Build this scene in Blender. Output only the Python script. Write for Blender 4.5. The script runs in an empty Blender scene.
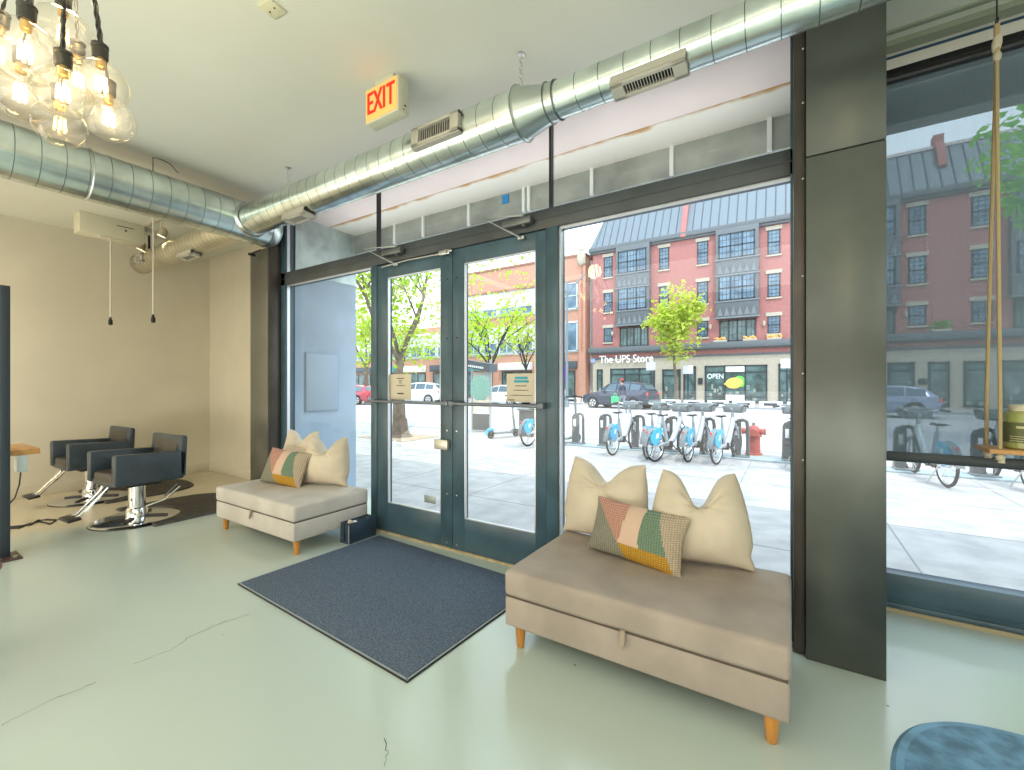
import bpy, bmesh, math, random
from mathutils import Vector, Matrix, Euler, noise
R = math.radians
PI = math.pi
random.seed(7)
C = bpy.context.scene.collection

# ------------------------------------------------------------------ camera
FPX = 435.6; YH = 384.4; YAW = math.atan(278.3 / FPX); EYE = 1.25
cam = bpy.data.cameras.new('camera'); camo = bpy.data.objects.new('camera', cam); C.objects.link(camo)
camo.location = (0, 0, EYE); camo.rotation_euler = (R(90), 0, YAW)
cam.sensor_width = 36; cam.lens = FPX / 1024 * 36; cam.shift_y = (YH - 385) / 1024
cam.clip_start = 0.02; cam.clip_end = 400
bpy.context.scene.camera = camo
_r = (math.cos(YAW), math.sin(YAW)); _f = (-math.sin(YAW), math.cos(YAW))
def ray(px, py):
    u = (px - 512) / FPX
    return (_f[0] + u * _r[0], _f[1] + u * _r[1], (YH - py) / FPX)
def onZ(px, py, z=0.0):            # surveyed pixel -> point on a horizontal plane of the room
    d = ray(px, py); t = (z - EYE) / d[2]; return Vector((d[0]*t, d[1]*t, z))
def onY(px, py, y):                # surveyed pixel -> point on a wall plane parallel to the storefront
    d = ray(px, py); t = y / d[1]; return Vector((d[0]*t, y, EYE + d[2]*t))

# ------------------------------------------------------------------ materials
MATS = {}
def mat(name, col, rough=0.5, metal=0.0, var=0.0, scale=8.0, bump=0.0, bscale=60.0, emit=None, estr=0.0,
        col2=None, coat=0.0, spec=0.5, trans=0.0, stretch=None, detail=4):
    if name in MATS: return MATS[name]
    m = bpy.data.materials.new(name); m.use_nodes = True; nt = m.node_tree; N = nt.nodes; L = nt.links
    b = N['Principled BSDF']; b.inputs['Base Color'].default_value = (*col, 1)
    b.inputs['Roughness'].default_value = rough; b.inputs['Metallic'].default_value = metal
    b.inputs['Specular IOR Level'].default_value = spec
    if coat: b.inputs['Coat Weight'].default_value = coat; b.inputs['Coat Roughness'].default_value = 0.08
    if trans: b.inputs['Transmission Weight'].default_value = trans
    tc = N.new('ShaderNodeTexCoord'); src = tc.outputs['Object']
    if stretch:
        mp = N.new('ShaderNodeMapping'); mp.inputs['Scale'].default_value = stretch; L.new(src, mp.inputs[0]); src = mp.outputs[0]
    if var or col2:
        n = N.new('ShaderNodeTexNoise'); n.inputs['Scale'].default_value = scale; n.inputs['Detail'].default_value = detail
        L.new(src, n.inputs['Vector'])
        mx = N.new('ShaderNodeMix'); mx.data_type = 'RGBA'
        c2 = col2 if col2 else tuple(c * (1 - var) for c in col)
        c1 = col if col2 else tuple(min(1, c * (1 + var)) for c in col)
        mx.inputs[6].default_value = (*c1, 1); mx.inputs[7].default_value = (*c2, 1)
        rr = N.new('ShaderNodeValToRGB'); rr.color_ramp.elements[0].position = .35; rr.color_ramp.elements[1].position = .65
        L.new(n.outputs['Fac'], rr.inputs[0]); L.new(rr.outputs[0], mx.inputs[0]); L.new(mx.outputs[2], b.inputs['Base Color'])
    if bump:
        n2 = N.new('ShaderNodeTexNoise'); n2.inputs['Scale'].default_value = bscale; n2.inputs['Detail'].default_value = 3
        L.new(src, n2.inputs['Vector'])
        bp = N.new('ShaderNodeBump'); bp.inputs['Strength'].default_value = bump; bp.inputs['Distance'].default_value = .004
        L.new(n2.outputs['Fac'], bp.inputs['Height']); L.new(bp.outputs[0], b.inputs['Normal'])
    if emit:
        b.inputs['Emission Color'].default_value = (*emit, 1); b.inputs['Emission Strength'].default_value = estr
    MATS[name] = m; return m

def glassmat(name, tint=(1, 1, 1), ior=1.5, refl=1.0, rough=0.0):
    m = bpy.data.materials.new(name); m.use_nodes = True; nt = m.node_tree; N = nt.nodes; L = nt.links
    for n in list(N): N.remove(n)
    o = N.new('ShaderNodeOutputMaterial'); t = N.new('ShaderNodeBsdfTransparent'); t.inputs[0].default_value = (*tint, 1)
    g = N.new('ShaderNodeBsdfGlossy'); g.inputs['Roughness'].default_value = rough
    fr = N.new('ShaderNodeFresnel'); fr.inputs[0].default_value = ior
    mu = N.new('ShaderNodeMath'); mu.operation = 'MULTIPLY'; mu.inputs[1].default_value = refl
    L.new(fr.outputs[0], mu.inputs[0])
    mx = N.new('ShaderNodeMixShader'); L.new(mu.outputs[0], mx.inputs[0]); L.new(t.outputs[0], mx.inputs[1]); L.new(g.outputs[0], mx.inputs[2])
    L.new(mx.outputs[0], o.inputs[0]); MATS[name] = m; return m

def leafmat(name, col, col2):
    m = bpy.data.materials.new(name); m.use_nodes = True; nt = m.node_tree; N = nt.nodes; L = nt.links
    for n in list(N): N.remove(n)
    o = N.new('ShaderNodeOutputMaterial'); d = N.new('ShaderNodeBsdfDiffuse'); t = N.new('ShaderNodeBsdfTranslucent')
    tc = N.new('ShaderNodeTexCoord'); n = N.new('ShaderNodeTexNoise'); n.inputs['Scale'].default_value = 2.2; n.inputs['Detail'].default_value = 5
    L.new(tc.outputs['Object'], n.inputs['Vector'])
    mx = N.new('ShaderNodeMix'); mx.data_type = 'RGBA'; mx.inputs[6].default_value = (*col, 1); mx.inputs[7].default_value = (*col2, 1)
    rr = N.new('ShaderNodeValToRGB'); rr.color_ramp.elements[0].position = .38; rr.color_ramp.elements[1].position = .62
    L.new(n.outputs['Fac'], rr.inputs[0]); L.new(rr.outputs[0], mx.inputs[0])
    L.new(mx.outputs[2], d.inputs[0]); L.new(mx.outputs[2], t.inputs[0])
    ms = N.new('ShaderNodeMixShader'); ms.inputs[0].default_value = .5; L.new(d.outputs[0], ms.inputs[1]); L.new(t.outputs[0], ms.inputs[2])
    L.new(ms.outputs[0], o.inputs[0]); MATS[name] = m; return m

# ------------------------------------------------------------------ mesh builder
def rotm(rot): return Euler(rot).to_matrix().to_4x4() if rot else Matrix.Identity(4)
class MB:
    def __init__(s): s.bm = bmesh.new()
    def _cm(s, verts, M):
        for v in verts: v.co = M @ v.co
    def box(s, c, size, rot=None, bev=0.0, seg=2, M=None):
        r = bmesh.ops.create_cube(s.bm, size=1); vs = r['verts']
        for v in vs: v.co = Vector((v.co.x*size[0], v.co.y*size[1], v.co.z*size[2]))
        if bev:
            es = list({e for v in vs for e in v.link_edges})
            q = bmesh.ops.bevel(s.bm, geom=es, offset=min(bev, min(size)*.49), segments=seg, profile=.5, affect='EDGES')
            fs = q['faces']; seen = set(v for f in fs for v in f.verts); vs = list(seen)
        T = Matrix.Translation(c) @ rotm(rot)
        if M is not None: T = M @ T
        s._cm(vs, T); return s
    def b(s, x0, x1, y0, y1, z0, z1, bev=0.0, seg=2):
        return s.box(((x0+x1)/2, (y0+y1)/2, (z0+z1)/2), (abs(x1-x0), abs(y1-y0), abs(z1-z0)), bev=bev, seg=seg)
    def cyl(s, p0, p1, r0, r1=None, seg=12, caps=True):
        if r1 is None: r1 = r0
        p0 = Vector(p0); p1 = Vector(p1); d = p1 - p0; L = d.length
        if L < 1e-6: return s
        q = d.to_track_quat('Z', 'Y').to_matrix().to_4x4()
        M = Matrix.Translation((p0 + p1)/2) @ q
        bmesh.ops.create_cone(s.bm, cap_ends=caps, segments=seg, radius1=r0, radius2=r1, depth=L, matrix=M); return s
    def tube(s, pts, r, seg=8, caps=True):
        pts = [Vector(p) for p in pts]; rs = r if isinstance(r, (list, tuple)) else [r]*len(pts)
        rings = []; up = Vector((0, 0, 1)); prev = None
        for i, p in enumerate(pts):
            t = (pts[min(i+1, len(pts)-1)] - pts[max(i-1, 0)]).normalized()
            if prev is None:
                a = t.cross(up)
                if a.length < 1e-3: a = t.cross(Vector((1, 0, 0)))
                a.normalize()
            else:
                a = (prev - t * prev.dot(t)); 
                if a.length < 1e-4: a = t.orthogonal()
                a.normalize()
            prev = a; b = t.cross(a)
            rings.append([s.bm.verts.new(p + (a*math.cos(2*PI*k/seg) + b*math.sin(2*PI*k/seg))*rs[i]) for k in range(seg)])
        for A, B in zip(rings, rings[1:]):
            for k in range(seg): s.bm.faces.new((A[k], A[(k+1) % seg], B[(k+1) % seg], B[k]))
        if caps:
            s.bm.faces.new(rings[0][::-1]); s.bm.faces.new(rings[-1])
        return s
    def lathe(s, prof, c=(0, 0, 0), axis=(0, 0, 1), seg=24, sc=(1, 1)):
        q = Vector(axis).to_track_quat('Z', 'Y').to_matrix().to_4x4(); M = Matrix.Translation(c) @ q
        rings = []
        for r, z in prof:
            if r < 1e-5: rings.append([s.bm.verts.new(M @ Vector((0, 0, z)))])
            else: rings.append([s.bm.verts.new(M @ Vector((r*math.cos(2*PI*k/seg)*sc[0], r*math.sin(2*PI*k/seg)*sc[1], z))) for k in range(seg)])
        for A, B in zip(rings, rings[1:]):
            for k in range(seg):
                k2 = (k+1) % seg
                if len(A) == 1 and len(B) == 1: continue
                if len(A) == 1: s.bm.faces.new((A[0], B[k], B[k2]))
                elif len(B) == 1: s.bm.faces.new((A[k], A[k2], B[0]))
                else: s.bm.faces.new((A[k], A[k2], B[k2], B[k]))
        return s
    def torus(s, c, axis, R0, r0, seg=28, sub=8):
        prof = []
        q = Vector(axis).to_track_quat('Z', 'Y').to_matrix().to_4x4(); M = Matrix.Translation(c) @ q
        rings = [[s.bm.verts.new(M @ Vector(((R0+r0*math.cos(b))*math.cos(a), (R0+r0*math.cos(b))*math.sin(a), r0*math.sin(b))))
                  for b in (2*PI*j/sub for j in range(sub))] for a in (2*PI*i/seg for i in range(seg))]
        for i in range(seg):
            A = rings[i]; B = rings[(i+1) % seg]
            for j in range(sub): s.bm.faces.new((A[j], B[j], B[(j+1) % sub], A[(j+1) % sub]))
        return s
    def ell(s, c, r, seg=16, rot=None):
        q = bmesh.ops.create_uvsphere(s.bm, u_segments=seg, v_segments=max(6, seg*2//3), radius=1)
        M = Matrix.Translation(c) @ rotm(rot) @ Matrix.Diagonal((*r, 1)); s._cm(q['verts'], M); return s
    def prism(s, poly, vec):          # closed polygon (3-D points) extruded along vec
        vec = Vector(vec); A = [s.bm.verts.new(Vector(p)) for p in poly]; B = [s.bm.verts.new(Vector(p) + vec) for p in poly]
        n = len(A); s.bm.faces.new(A); s.bm.faces.new(B[::-1])
        for i in range(n): s.bm.faces.new((A[i], B[i], B[(i+1) % n], A[(i+1) % n]))
        return s
    def quad(s, *pts):
        s.bm.faces.new([s.bm.verts.new(Vector(p)) for p in pts]); return s
    def grid(s, fn, nu, nv, closeu=False):
        V = [[s.bm.verts.new(Vector(fn(i/nu, j/nv))) for j in range(nv+1)] for i in range(nu + (0 if closeu else 1))]
        F = []
        for i in range(nu):
            for j in range(nv):
                i2 = (i+1) % len(V)
                F.append(s.bm.faces.new((V[i][j], V[i2][j], V[i2][j+1], V[i][j+1])))
        return F
    def build(s, name, m, parent=None, world=False, smooth=True, norm=True, ang=35, label=None):
        bm = s.bm
        if norm: bmesh.ops.recalc_face_normals(bm, faces=bm.faces)
        me = bpy.data.meshes.new(name)
        o = bpy.data.objects.new(name, me); C.objects.link(o)
        if parent is not None:
            o.parent = parent
            if world:
                root = parent
                while root.parent: root = root.parent
                Mi = (Matrix.Translation(root.location) @ root.rotation_euler.to_matrix().to_4x4()).inverted()
                bm.transform(Mi)
        else:
            xs = [v.co for v in bm.verts]
            lo = Vector((min(v.x for v in xs), min(v.y for v in xs), min(v.z for v in xs)))
            hi = Vector((max(v.x for v in xs), max(v.y for v in xs), max(v.z for v in xs)))
            ctr = Vector(((lo.x+hi.x)/2, (lo.y+hi.y)/2, lo.z)); bm.transform(Matrix.Translation(-ctr)); o.location = ctr
        for f in bm.faces: f.smooth = smooth
        bm.to_mesh(me); bm.free()
        for mm in (m if isinstance(m, (list, tuple)) else [m]): me.materials.append(mm)
        if smooth:
            try: me.set_sharp_from_angle(angle=R(ang))
            except Exception: pass
        if label: o['label'] = label
        return o

def thing(name, label, cat, loc=(0, 0, 0), rz=0.0, group=None):
    o = bpy.data.objects.new(name, None); C.objects.link(o); o.empty_display_size = .1
    o.location = loc; o.rotation_euler = (0, 0, rz); o['label'] = label; o['category'] = cat
    if group: o['group'] = group
    return o
def tag(o, label, cat, group=None):
    o['label'] = label; o['category'] = cat
    if group: o['group'] = group
    return o
def struct(name, mb, m, parent=None, world=False, **k):
    o = mb.build(name, m, parent, world=world, **k)
    if parent is None: o['kind'] = 'structure'
    return o
def sroot(name, loc):
    o = bpy.data.objects.new(name, None); C.objects.link(o); o.location = loc; o['kind'] = 'structure'; return o
def dup(root, loc, rz, label, group=None):
    r = root.copy(); C.objects.link(r); r.location = loc; r.rotation_euler = (0, 0, rz); r['label'] = label
    if group: r['group'] = group
    def rec(src, dst):
        for ch in list(src.children):
            c = ch.copy(); C.objects.link(c); c.parent = dst; rec(ch, c)
    rec(root, r); return r
def textmesh(txt, size, depth=0.002, sx=1.0):
    cu = bpy.data.curves.new('t', 'FONT'); cu.body = txt; cu.size = size; cu.extrude = depth; cu.align_x = 'CENTER'; cu.align_y = 'CENTER'
    ob = bpy.data.objects.new('t', cu); C.objects.link(ob)
    bpy.context.view_layer.update()
    me = bpy.data.meshes.new_from_object(ob.evaluated_get(bpy.context.evaluated_depsgraph_get()))
    bpy.data.objects.remove(ob); bpy.data.curves.remove(cu)
    me.transform(Matrix.Diagonal((sx, 1, 1, 1))); return me
def text(name, txt, size, m, loc, parent, depth=0.002, sx=1.0, bold=0.0):   # faces -Y, world coordinates
    me = textmesh(txt, size, depth, sx); me.name = name; me.transform(Matrix.Rotation(R(90), 4, 'X'))
    if bold:
        bm = bmesh.new(); bm.from_mesh(me); g = bmesh.new(); g.from_mesh(me)
        bm.free(); g.free()
    root = parent
    while root.parent: root = root.parent
    me.transform(Matrix.Translation(Vector(loc) - root.location))
    o = bpy.data.objects.new(name, me); C.objects.link(o); o.parent = parent; me.materials.clear(); me.materials.append(m); return o

# ------------------------------------------------------------------ palette
M_wall = mat('wall_paint', (.70, .655, .53), .6, var=.03, scale=2, bump=.05, bscale=120)
M_ceil = mat('ceiling_paint', (.70, .71, .62), .7, var=.03, scale=1.2, bump=.04, bscale=80)
M_base = mat('baseboard_paint', (.70, .66, .54), .4)
M_frame = mat('storefront_frame_paint', (.050, .098, .128), .32, var=.25, scale=3)
M_header = mat('header_frame_paint', (.060, .070, .074), .35, var=.2, scale=4)
M_frame2 = mat('dark_frame_edge', (.012, .014, .016), .35)
M_bead = mat('glazing_bead_aluminium', (.62, .64, .68), .3, .6)
M_col = mat('blackened_steel_panel', (.100, .110, .098), .30, .5, var=.3, scale=1.3)
M_col2 = mat('blackened_steel_edge', (.075, .065, .055), .35, .5, var=.2, scale=3)
M_glass = glassmat('clear_glass', (.97, .985, .98), 1.5, 1.0)
M_gal = mat('galvanised_steel', (.74, .82, .80), .27, 1.0, var=.16, scale=5, bump=.08, bscale=30)
M_gal2 = mat('galvanised_band', (.60, .66, .64), .3, 1.0)
M_grille = mat('register_metal', (.55, .53, .46), .45, .3)
M_dark = mat('black_gap', (.01, .01, .01), .6)
M_black = mat('black_metal', (.02, .02, .022), .4, .2)
M_vinyl = mat('black_vinyl', (.040, .055, .070), .33, bump=.1, bscale=300, var=.15)
M_vinyl2 = mat('brown_black_vinyl', (.05, .044, .036), .38, bump=.1, bscale=300)
M_chrome = mat('chrome', (.78, .80, .82), .12, 1.0)
M_steel = mat('steel', (.6, .6, .58), .3, 1.0)
M_white = mat('white_metal_housing', (.72, .69, .53), .5)
M_fab = mat('taupe_velvet', (.375, .315, .265), .85, var=.10, scale=5, bump=.15, bscale=250)
M_fabL = mat('light_taupe_velvet', (.56, .52, .47), .85, var=.08, scale=5, bump=.15, bscale=250)
M_seam = mat('upholstery_seam', (.10, .08, .06), .9)
M_oak = mat('honey_oak_leg', (.62, .27, .055), .4, var=.2, scale=20, stretch=(1, 1, .15))
M_linen = mat('beige_linen', (.66, .57, .44), .9, var=.07, scale=6, bump=.35, bscale=220)
M_mat = mat('charcoal_carpet', (.060, .085, .125), .98, col2=(.16, .20, .255), scale=130, bump=.8, bscale=260, spec=.1)
M_rub = mat('grey_rubber_mat', (.055, .052, .046), .55, var=.3, scale=14, bump=.3, bscale=60)
M_rubB = mat('blue_lit_rubber_mat', (.15, .32, .48), .5, var=.25, scale=9, bump=.4, bscale=40)  # charcoal rubber with the blue window light put into its colour
M_wood = mat('light_oak_board', (.66, .36, .12), .4, col2=(.52, .24, .07), scale=3, stretch=(1, 9, 9))
M_rope = mat('jute_rope', (.56, .42, .22), .9, bump=.6, bscale=400)
M_conc = mat('sidewalk_concrete', (.43, .41, .40), .85, var=.14, scale=3.2, bump=.25, bscale=40)
M_joint = mat('concrete_joint', (.27, .27, .28), .9)
M_road = mat('road_asphalt', (.46, .455, .465), .9, var=.05, scale=3)
M_curb = mat('kerb_stone', (.36, .37, .39), .85, var=.08)
M_tyre = mat('tyre_rubber', (.015, .016, .018), .8)
M_spoke = mat('bright_rim', (.75, .76, .78), .3, .8)
M_bike = mat('bike_silver_paint', (.48, .52, .55), .35, .2)
M_bikeg = mat('bike_grey_plastic', (.17, .20, .21), .55)
M_blue = mat('bike_blue_fender', (.04, .42, .68), .35)
M_red = mat('red_reflector', (.75, .03, .03), .3)
M_dock = mat('dock_grey_metal', (.11, .12, .125), .5, .3)
M_brick = mat('pink_red_brick', (.38, .155, .145), .85, var=.08, scale=6)
M_brickO = mat('orange_brick', (.50, .26, .19), .85, var=.07, scale=6)
M_stone = mat('cream_limestone', (.46, .41, .33), .85, var=.06, scale=5)
M_slate = mat('grey_metal_panel', (.115, .13, .145), .6, var=.06)
M_roof = mat('standing_seam_roof', (.155, .19, .22), .5, .2)
M_win = mat('far_window_frame', (.022, .032, .045), .5)
M_pane = mat('far_window_pane', (.07, .13, .20), .12, col2=(.17, .27, .36), scale=1.3, spec=.6)
M_paneD = mat('shop_window_pane', (.045, .075, .075), .1, col2=(.12, .20, .20), scale=1.6, spec=.6)
M_wpan = mat('white_wall_panel', (.60, .62, .64), .7)
M_bark = mat('tree_bark', (.17, .13, .10), .9, var=.25, scale=10, bump=.8, bscale=20)
M_leaf = leafmat('lime_leaves', (.40, .62, .03), (.56, .70, .12))
M_leafy = leafmat('yellow_green_leaves', (.48, .62, .05), (.64, .70, .16))
M_leafd = leafmat('mid_green_leaves', (.18, .48, .08), (.36, .66, .14))
M_hyd = mat('faded_red_paint', (.46, .085, .065), .6, var=.2, scale=12)
M_paper = mat('tan_paper', (.62, .55, .42), .8)
M_ink = mat('dark_ink', (.03, .03, .03), .7)
M_teal = mat('teal_print', (.04, .36, .47), .6)
M_wt = mat('white_paint', (.85, .85, .85), .5)
M_skin = mat('skin', (.55, .33, .22), .6)

# ================================================================== ROOM SHELL
XL = -7.115; YB = 2.97; ZC = 3.07; YD = 2.52; YW = 3.155
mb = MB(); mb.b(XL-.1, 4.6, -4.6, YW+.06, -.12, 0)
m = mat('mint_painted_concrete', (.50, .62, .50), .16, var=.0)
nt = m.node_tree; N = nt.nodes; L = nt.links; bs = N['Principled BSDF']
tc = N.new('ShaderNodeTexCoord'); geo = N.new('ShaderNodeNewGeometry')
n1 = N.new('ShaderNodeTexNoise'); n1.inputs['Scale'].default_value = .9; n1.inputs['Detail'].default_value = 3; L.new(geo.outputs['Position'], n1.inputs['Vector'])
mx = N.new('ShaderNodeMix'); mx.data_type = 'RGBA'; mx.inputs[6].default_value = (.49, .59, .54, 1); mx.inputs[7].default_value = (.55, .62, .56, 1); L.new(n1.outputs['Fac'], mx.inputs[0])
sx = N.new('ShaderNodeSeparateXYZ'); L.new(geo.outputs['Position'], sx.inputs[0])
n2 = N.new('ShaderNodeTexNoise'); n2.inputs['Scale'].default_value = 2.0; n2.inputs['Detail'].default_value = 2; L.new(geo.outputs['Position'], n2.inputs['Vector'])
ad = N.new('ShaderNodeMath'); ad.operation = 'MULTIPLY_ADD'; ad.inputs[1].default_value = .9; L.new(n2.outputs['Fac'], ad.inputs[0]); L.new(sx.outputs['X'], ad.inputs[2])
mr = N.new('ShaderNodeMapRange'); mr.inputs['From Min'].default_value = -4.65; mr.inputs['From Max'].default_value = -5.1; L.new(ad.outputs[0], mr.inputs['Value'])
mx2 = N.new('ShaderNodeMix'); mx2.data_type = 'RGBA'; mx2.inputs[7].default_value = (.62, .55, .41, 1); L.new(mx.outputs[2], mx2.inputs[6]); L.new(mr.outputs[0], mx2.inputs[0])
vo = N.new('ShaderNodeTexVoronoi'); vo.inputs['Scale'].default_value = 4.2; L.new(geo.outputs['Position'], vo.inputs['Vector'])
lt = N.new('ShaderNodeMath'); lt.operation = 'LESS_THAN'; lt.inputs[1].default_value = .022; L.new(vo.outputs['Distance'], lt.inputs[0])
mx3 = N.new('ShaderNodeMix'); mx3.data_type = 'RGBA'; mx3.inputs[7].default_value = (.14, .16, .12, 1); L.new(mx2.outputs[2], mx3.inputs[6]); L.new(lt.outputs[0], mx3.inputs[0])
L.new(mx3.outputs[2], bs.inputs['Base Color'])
n3 = N.new('ShaderNodeTexNoise'); n3.inputs['Scale'].default_value = 5; L.new(geo.outputs['Position'], n3.inputs['Vector'])
mr2 = N.new('ShaderNodeMapRange'); mr2.inputs['To Min'].default_value = .10; mr2.inputs['To Max'].default_value = .26; L.new(n3.outputs['Fac'], mr2.inputs['Value']); L.new(mr2.outputs[0], bs.inputs['Roughness'])
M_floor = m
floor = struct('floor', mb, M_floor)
M_crack = mat('floor_crack', (.12, .13, .11), .8)
def ribbon(pts, w, name, mm, parent, z=.0008):
    mb = MB(); P = []
    fine = []
    for a, b in zip(pts, pts[1:]):
        for k in range(6):
            t = k/6; p = a.lerp(b, t); fine.append(p + Vector((random.uniform(-1, 1), random.uniform(-1, 1), 0))*.006)
    fine.append(pts[-1])
    for i, p in enumerate(fine):
        t = (fine[min(i+1, len(fine)-1)] - fine[max(0, i-1)]).normalized(); n = Vector((-t.y, t.x, 0)); ww = w*random.uniform(.3, 1.0)
        P.append((mb.bm.verts.new(Vector((p.x, p.y, z)) + n*ww), mb.bm.verts.new(Vector((p.x, p.y, z)) - n*ww)))
    for A, B in zip(P, P[1:]): mb.bm.faces.new((A[0], B[0], B[1], A[1]))
    return mb.build(name, mm, parent, world=True, norm=False)
ribbon([onZ(*p) for p in ((135, 663.6), (172, 650), (188, 638), (219, 624), (250, 614))], .0022, 'crack', M_crack, floor)
ribbon([onZ(*p) for p in ((0, 726), (24, 714), (51, 700), (76, 691), (96, 682))], .0025, 'crack', M_crack, floor)
ribbon([onZ(*p) for p in ((386, 738), (387, 752), (385, 766))], .0018, 'crack', M_crack, floor)

mb = MB(); mb.b(XL-.1, 4.6, -4.6, YD+.02, ZC, ZC+.12); mb.b(.06, 4.6, YD+.02, YW+.1, ZC, ZC+.12); mb.b(XL-.1, -4.42, YD+.02, YB+.1, ZC, ZC+.12)
struct('ceiling', mb, M_ceil)
mb = MB(); mb.b(XL-.1, XL, -4.6, YB+.1, 0, ZC); struct('wall_left', mb, M_wall)
mb = MB(); mb.b(XL, -4.8, YB, YB+.1, 0, ZC); mb.b(-6.43, -6.425, YB-.002, YB, .1, ZC); struct('wall_back', mb, M_wall)
mb = MB(); mb.b(4.5, 4.6, -4.6, YW+.06, 0, ZC); struct('wall_right', mb, M_wall)
mb = MB(); mb.b(XL, 4.5, -4.6, -4.5, 0, ZC); struct('wall_rear', mb, mat('rear_wall_paint', (.55, .50, .40), .6))
mb = MB(); mb.b(XL, XL+.018, -4.5, YB, 0, .115, bev=.004); struct('baseboard_left', mb, M_base)
mb = MB(); mb.b(XL+.018, -5.0, YB-.018, YB, 0, .115, bev=.004); struct('baseboard_back', mb, M_base)

# steel clad columns
mb = MB(); mb.b(-4.81, -4.47, 2.39, 2.96, 0, 2.64, bev=.004)
c = struct('steel_column', mb, mat('grey_steel_panel', (.16, .155, .13), .28, .45, var=.15, scale=1.5))
mb = MB(); mb.b(-4.468, -4.455, 2.40, 2.62, 0, ZC, bev=.002); mb.b(-4.81, -4.47, 2.55, 2.96, 2.64, ZC); mb.build('side_panel', M_col2, c, world=True)
mb = MB(); mb.cyl((-4.72, 2.34, 2.60), (-4.55, 2.36, 2.62), .008); mb.cyl((-4.72, 2.33, 2.60), (-4.72, 2.39, 2.60), .014); mb.build('wall_bracket', M_black, c, world=True)
mb = MB(); mb.b(.06, .341, 2.39, 2.56, 0, 2.28, bev=.003); mb.b(.06, .341, 2.39, 2.56, 2.286, ZC, bev=.003)
mb.b(.09, .33, 2.56, 3.39, 0, ZC)
c = struct('steel_column', mb, M_col)
mb = MB(); mb.b(.012, .058, 2.42, 2.56, 0, ZC, bev=.003); mb.build('side_panel', M_col2, c, world=True)
for z in (.9, 1.3, 1.75, 2.2, 2.55, 2.8):
    mb = MB(); mb.ell((.05, 2.418, z), (.006, .005, .006), 8); mb.build('rivet', M_steel, c, world=True)

# header, transom, jambs of the entrance storefront
mb = MB()
mb.b(-4.47, .012, YD, YD+.11, 2.272, 2.40, bev=.003)
mb.b(-4.47, .012, YD-.004, YD+.004, 2.335, 2.34)
struct('trim_1', mb, M_header)
mb = MB(); mb.b(-4.40, -3.06, YD+.02, YD+.035, 2.258, 2.272); mb.b(-1.26, .0, YD+.02, YD+.035, 2.256, 2.272); mb.b(-4.40, .0, YD+.02, YD+.035, 2.40, 2.408)  # pale glazing strips; the sky's reflection is put into their colour
mb.b(-4.385, -4.376, YD+.02, YD+.05, .06, 2.26); mb.b(-4.385, -4.377, YD+.02, YD+.05, 2.41, 3.02)
mb.b(-1.262, -1.25, YD+.02, YD+.05, .06, 2.26); mb.b(.0, .006, YD+.02, YD+.05, .06, 2.26); struct('trim_2', mb, M_bead)
mb = MB(); mb.b(-4.47, -4.385, YD, YD+.11, 0, ZC, bev=.003); mb.b(-3.06, -2.985, YD, YD+.11, 0, 2.272, bev=.003)
mb.b(-1.345, -1.262, YD, YD+.11, 0, 2.272, bev=.003); mb.b(.0, .012, YD, YD+.11, 0, ZC)
mb.b(-4.385, -3.06, YD, YD+.11, 0, .075, bev=.003); mb.b(-1.262, .0, YD, YD+.11, 0, .13, bev=.003)
struct('trim_3', mb, M_frame)
mb = MB()
for x in (-3.005, -1.328): mb.b(x-.007, x+.007, YD+.02, YD+.06, 2.40, ZC)
struct('trim_4', mb, M_frame2)
mb = MB(); mb.b(-4.47, .012, YD+.0, YD+.13, 3.03, ZC+.1); struct('trim_5', mb, M_header)
def pane(name, x0, x1, z0, z1, y, parent=None, m=None):
    mb = MB(); mb.quad((x0, y, z0), (x1, y, z0), (x1, y, z1), (x0, y, z1))
    return mb.build(name, m or M_glass, parent, world=parent is not None, norm=False)
w1 = pane('window_1', -4.385, -3.06, .075, 2.272, YD+.05); w1['kind'] = 'structure'
w2 = pane('window_2', -1.262, .0, .13, 2.272, YD+.05); w2['kind'] = 'structure'
for i, (a, b) in enumerate(((-4.385, -3.017), (-2.993, -1.34), (-1.316, .0))):
    w = pane('window_%d' % (i+3), a, b, 2.40, 3.03, YD+.05); w['kind'] = 'structure'
# tan threshold strip
mb = MB(); mb.b(-2.985, -1.345, YD-.012, YD+.14, -.01, .012, bev=.004); struct('trim_6', mb, mat('tan_threshold', (.50, .40, .24), .7, var=.2, scale=20))

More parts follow.
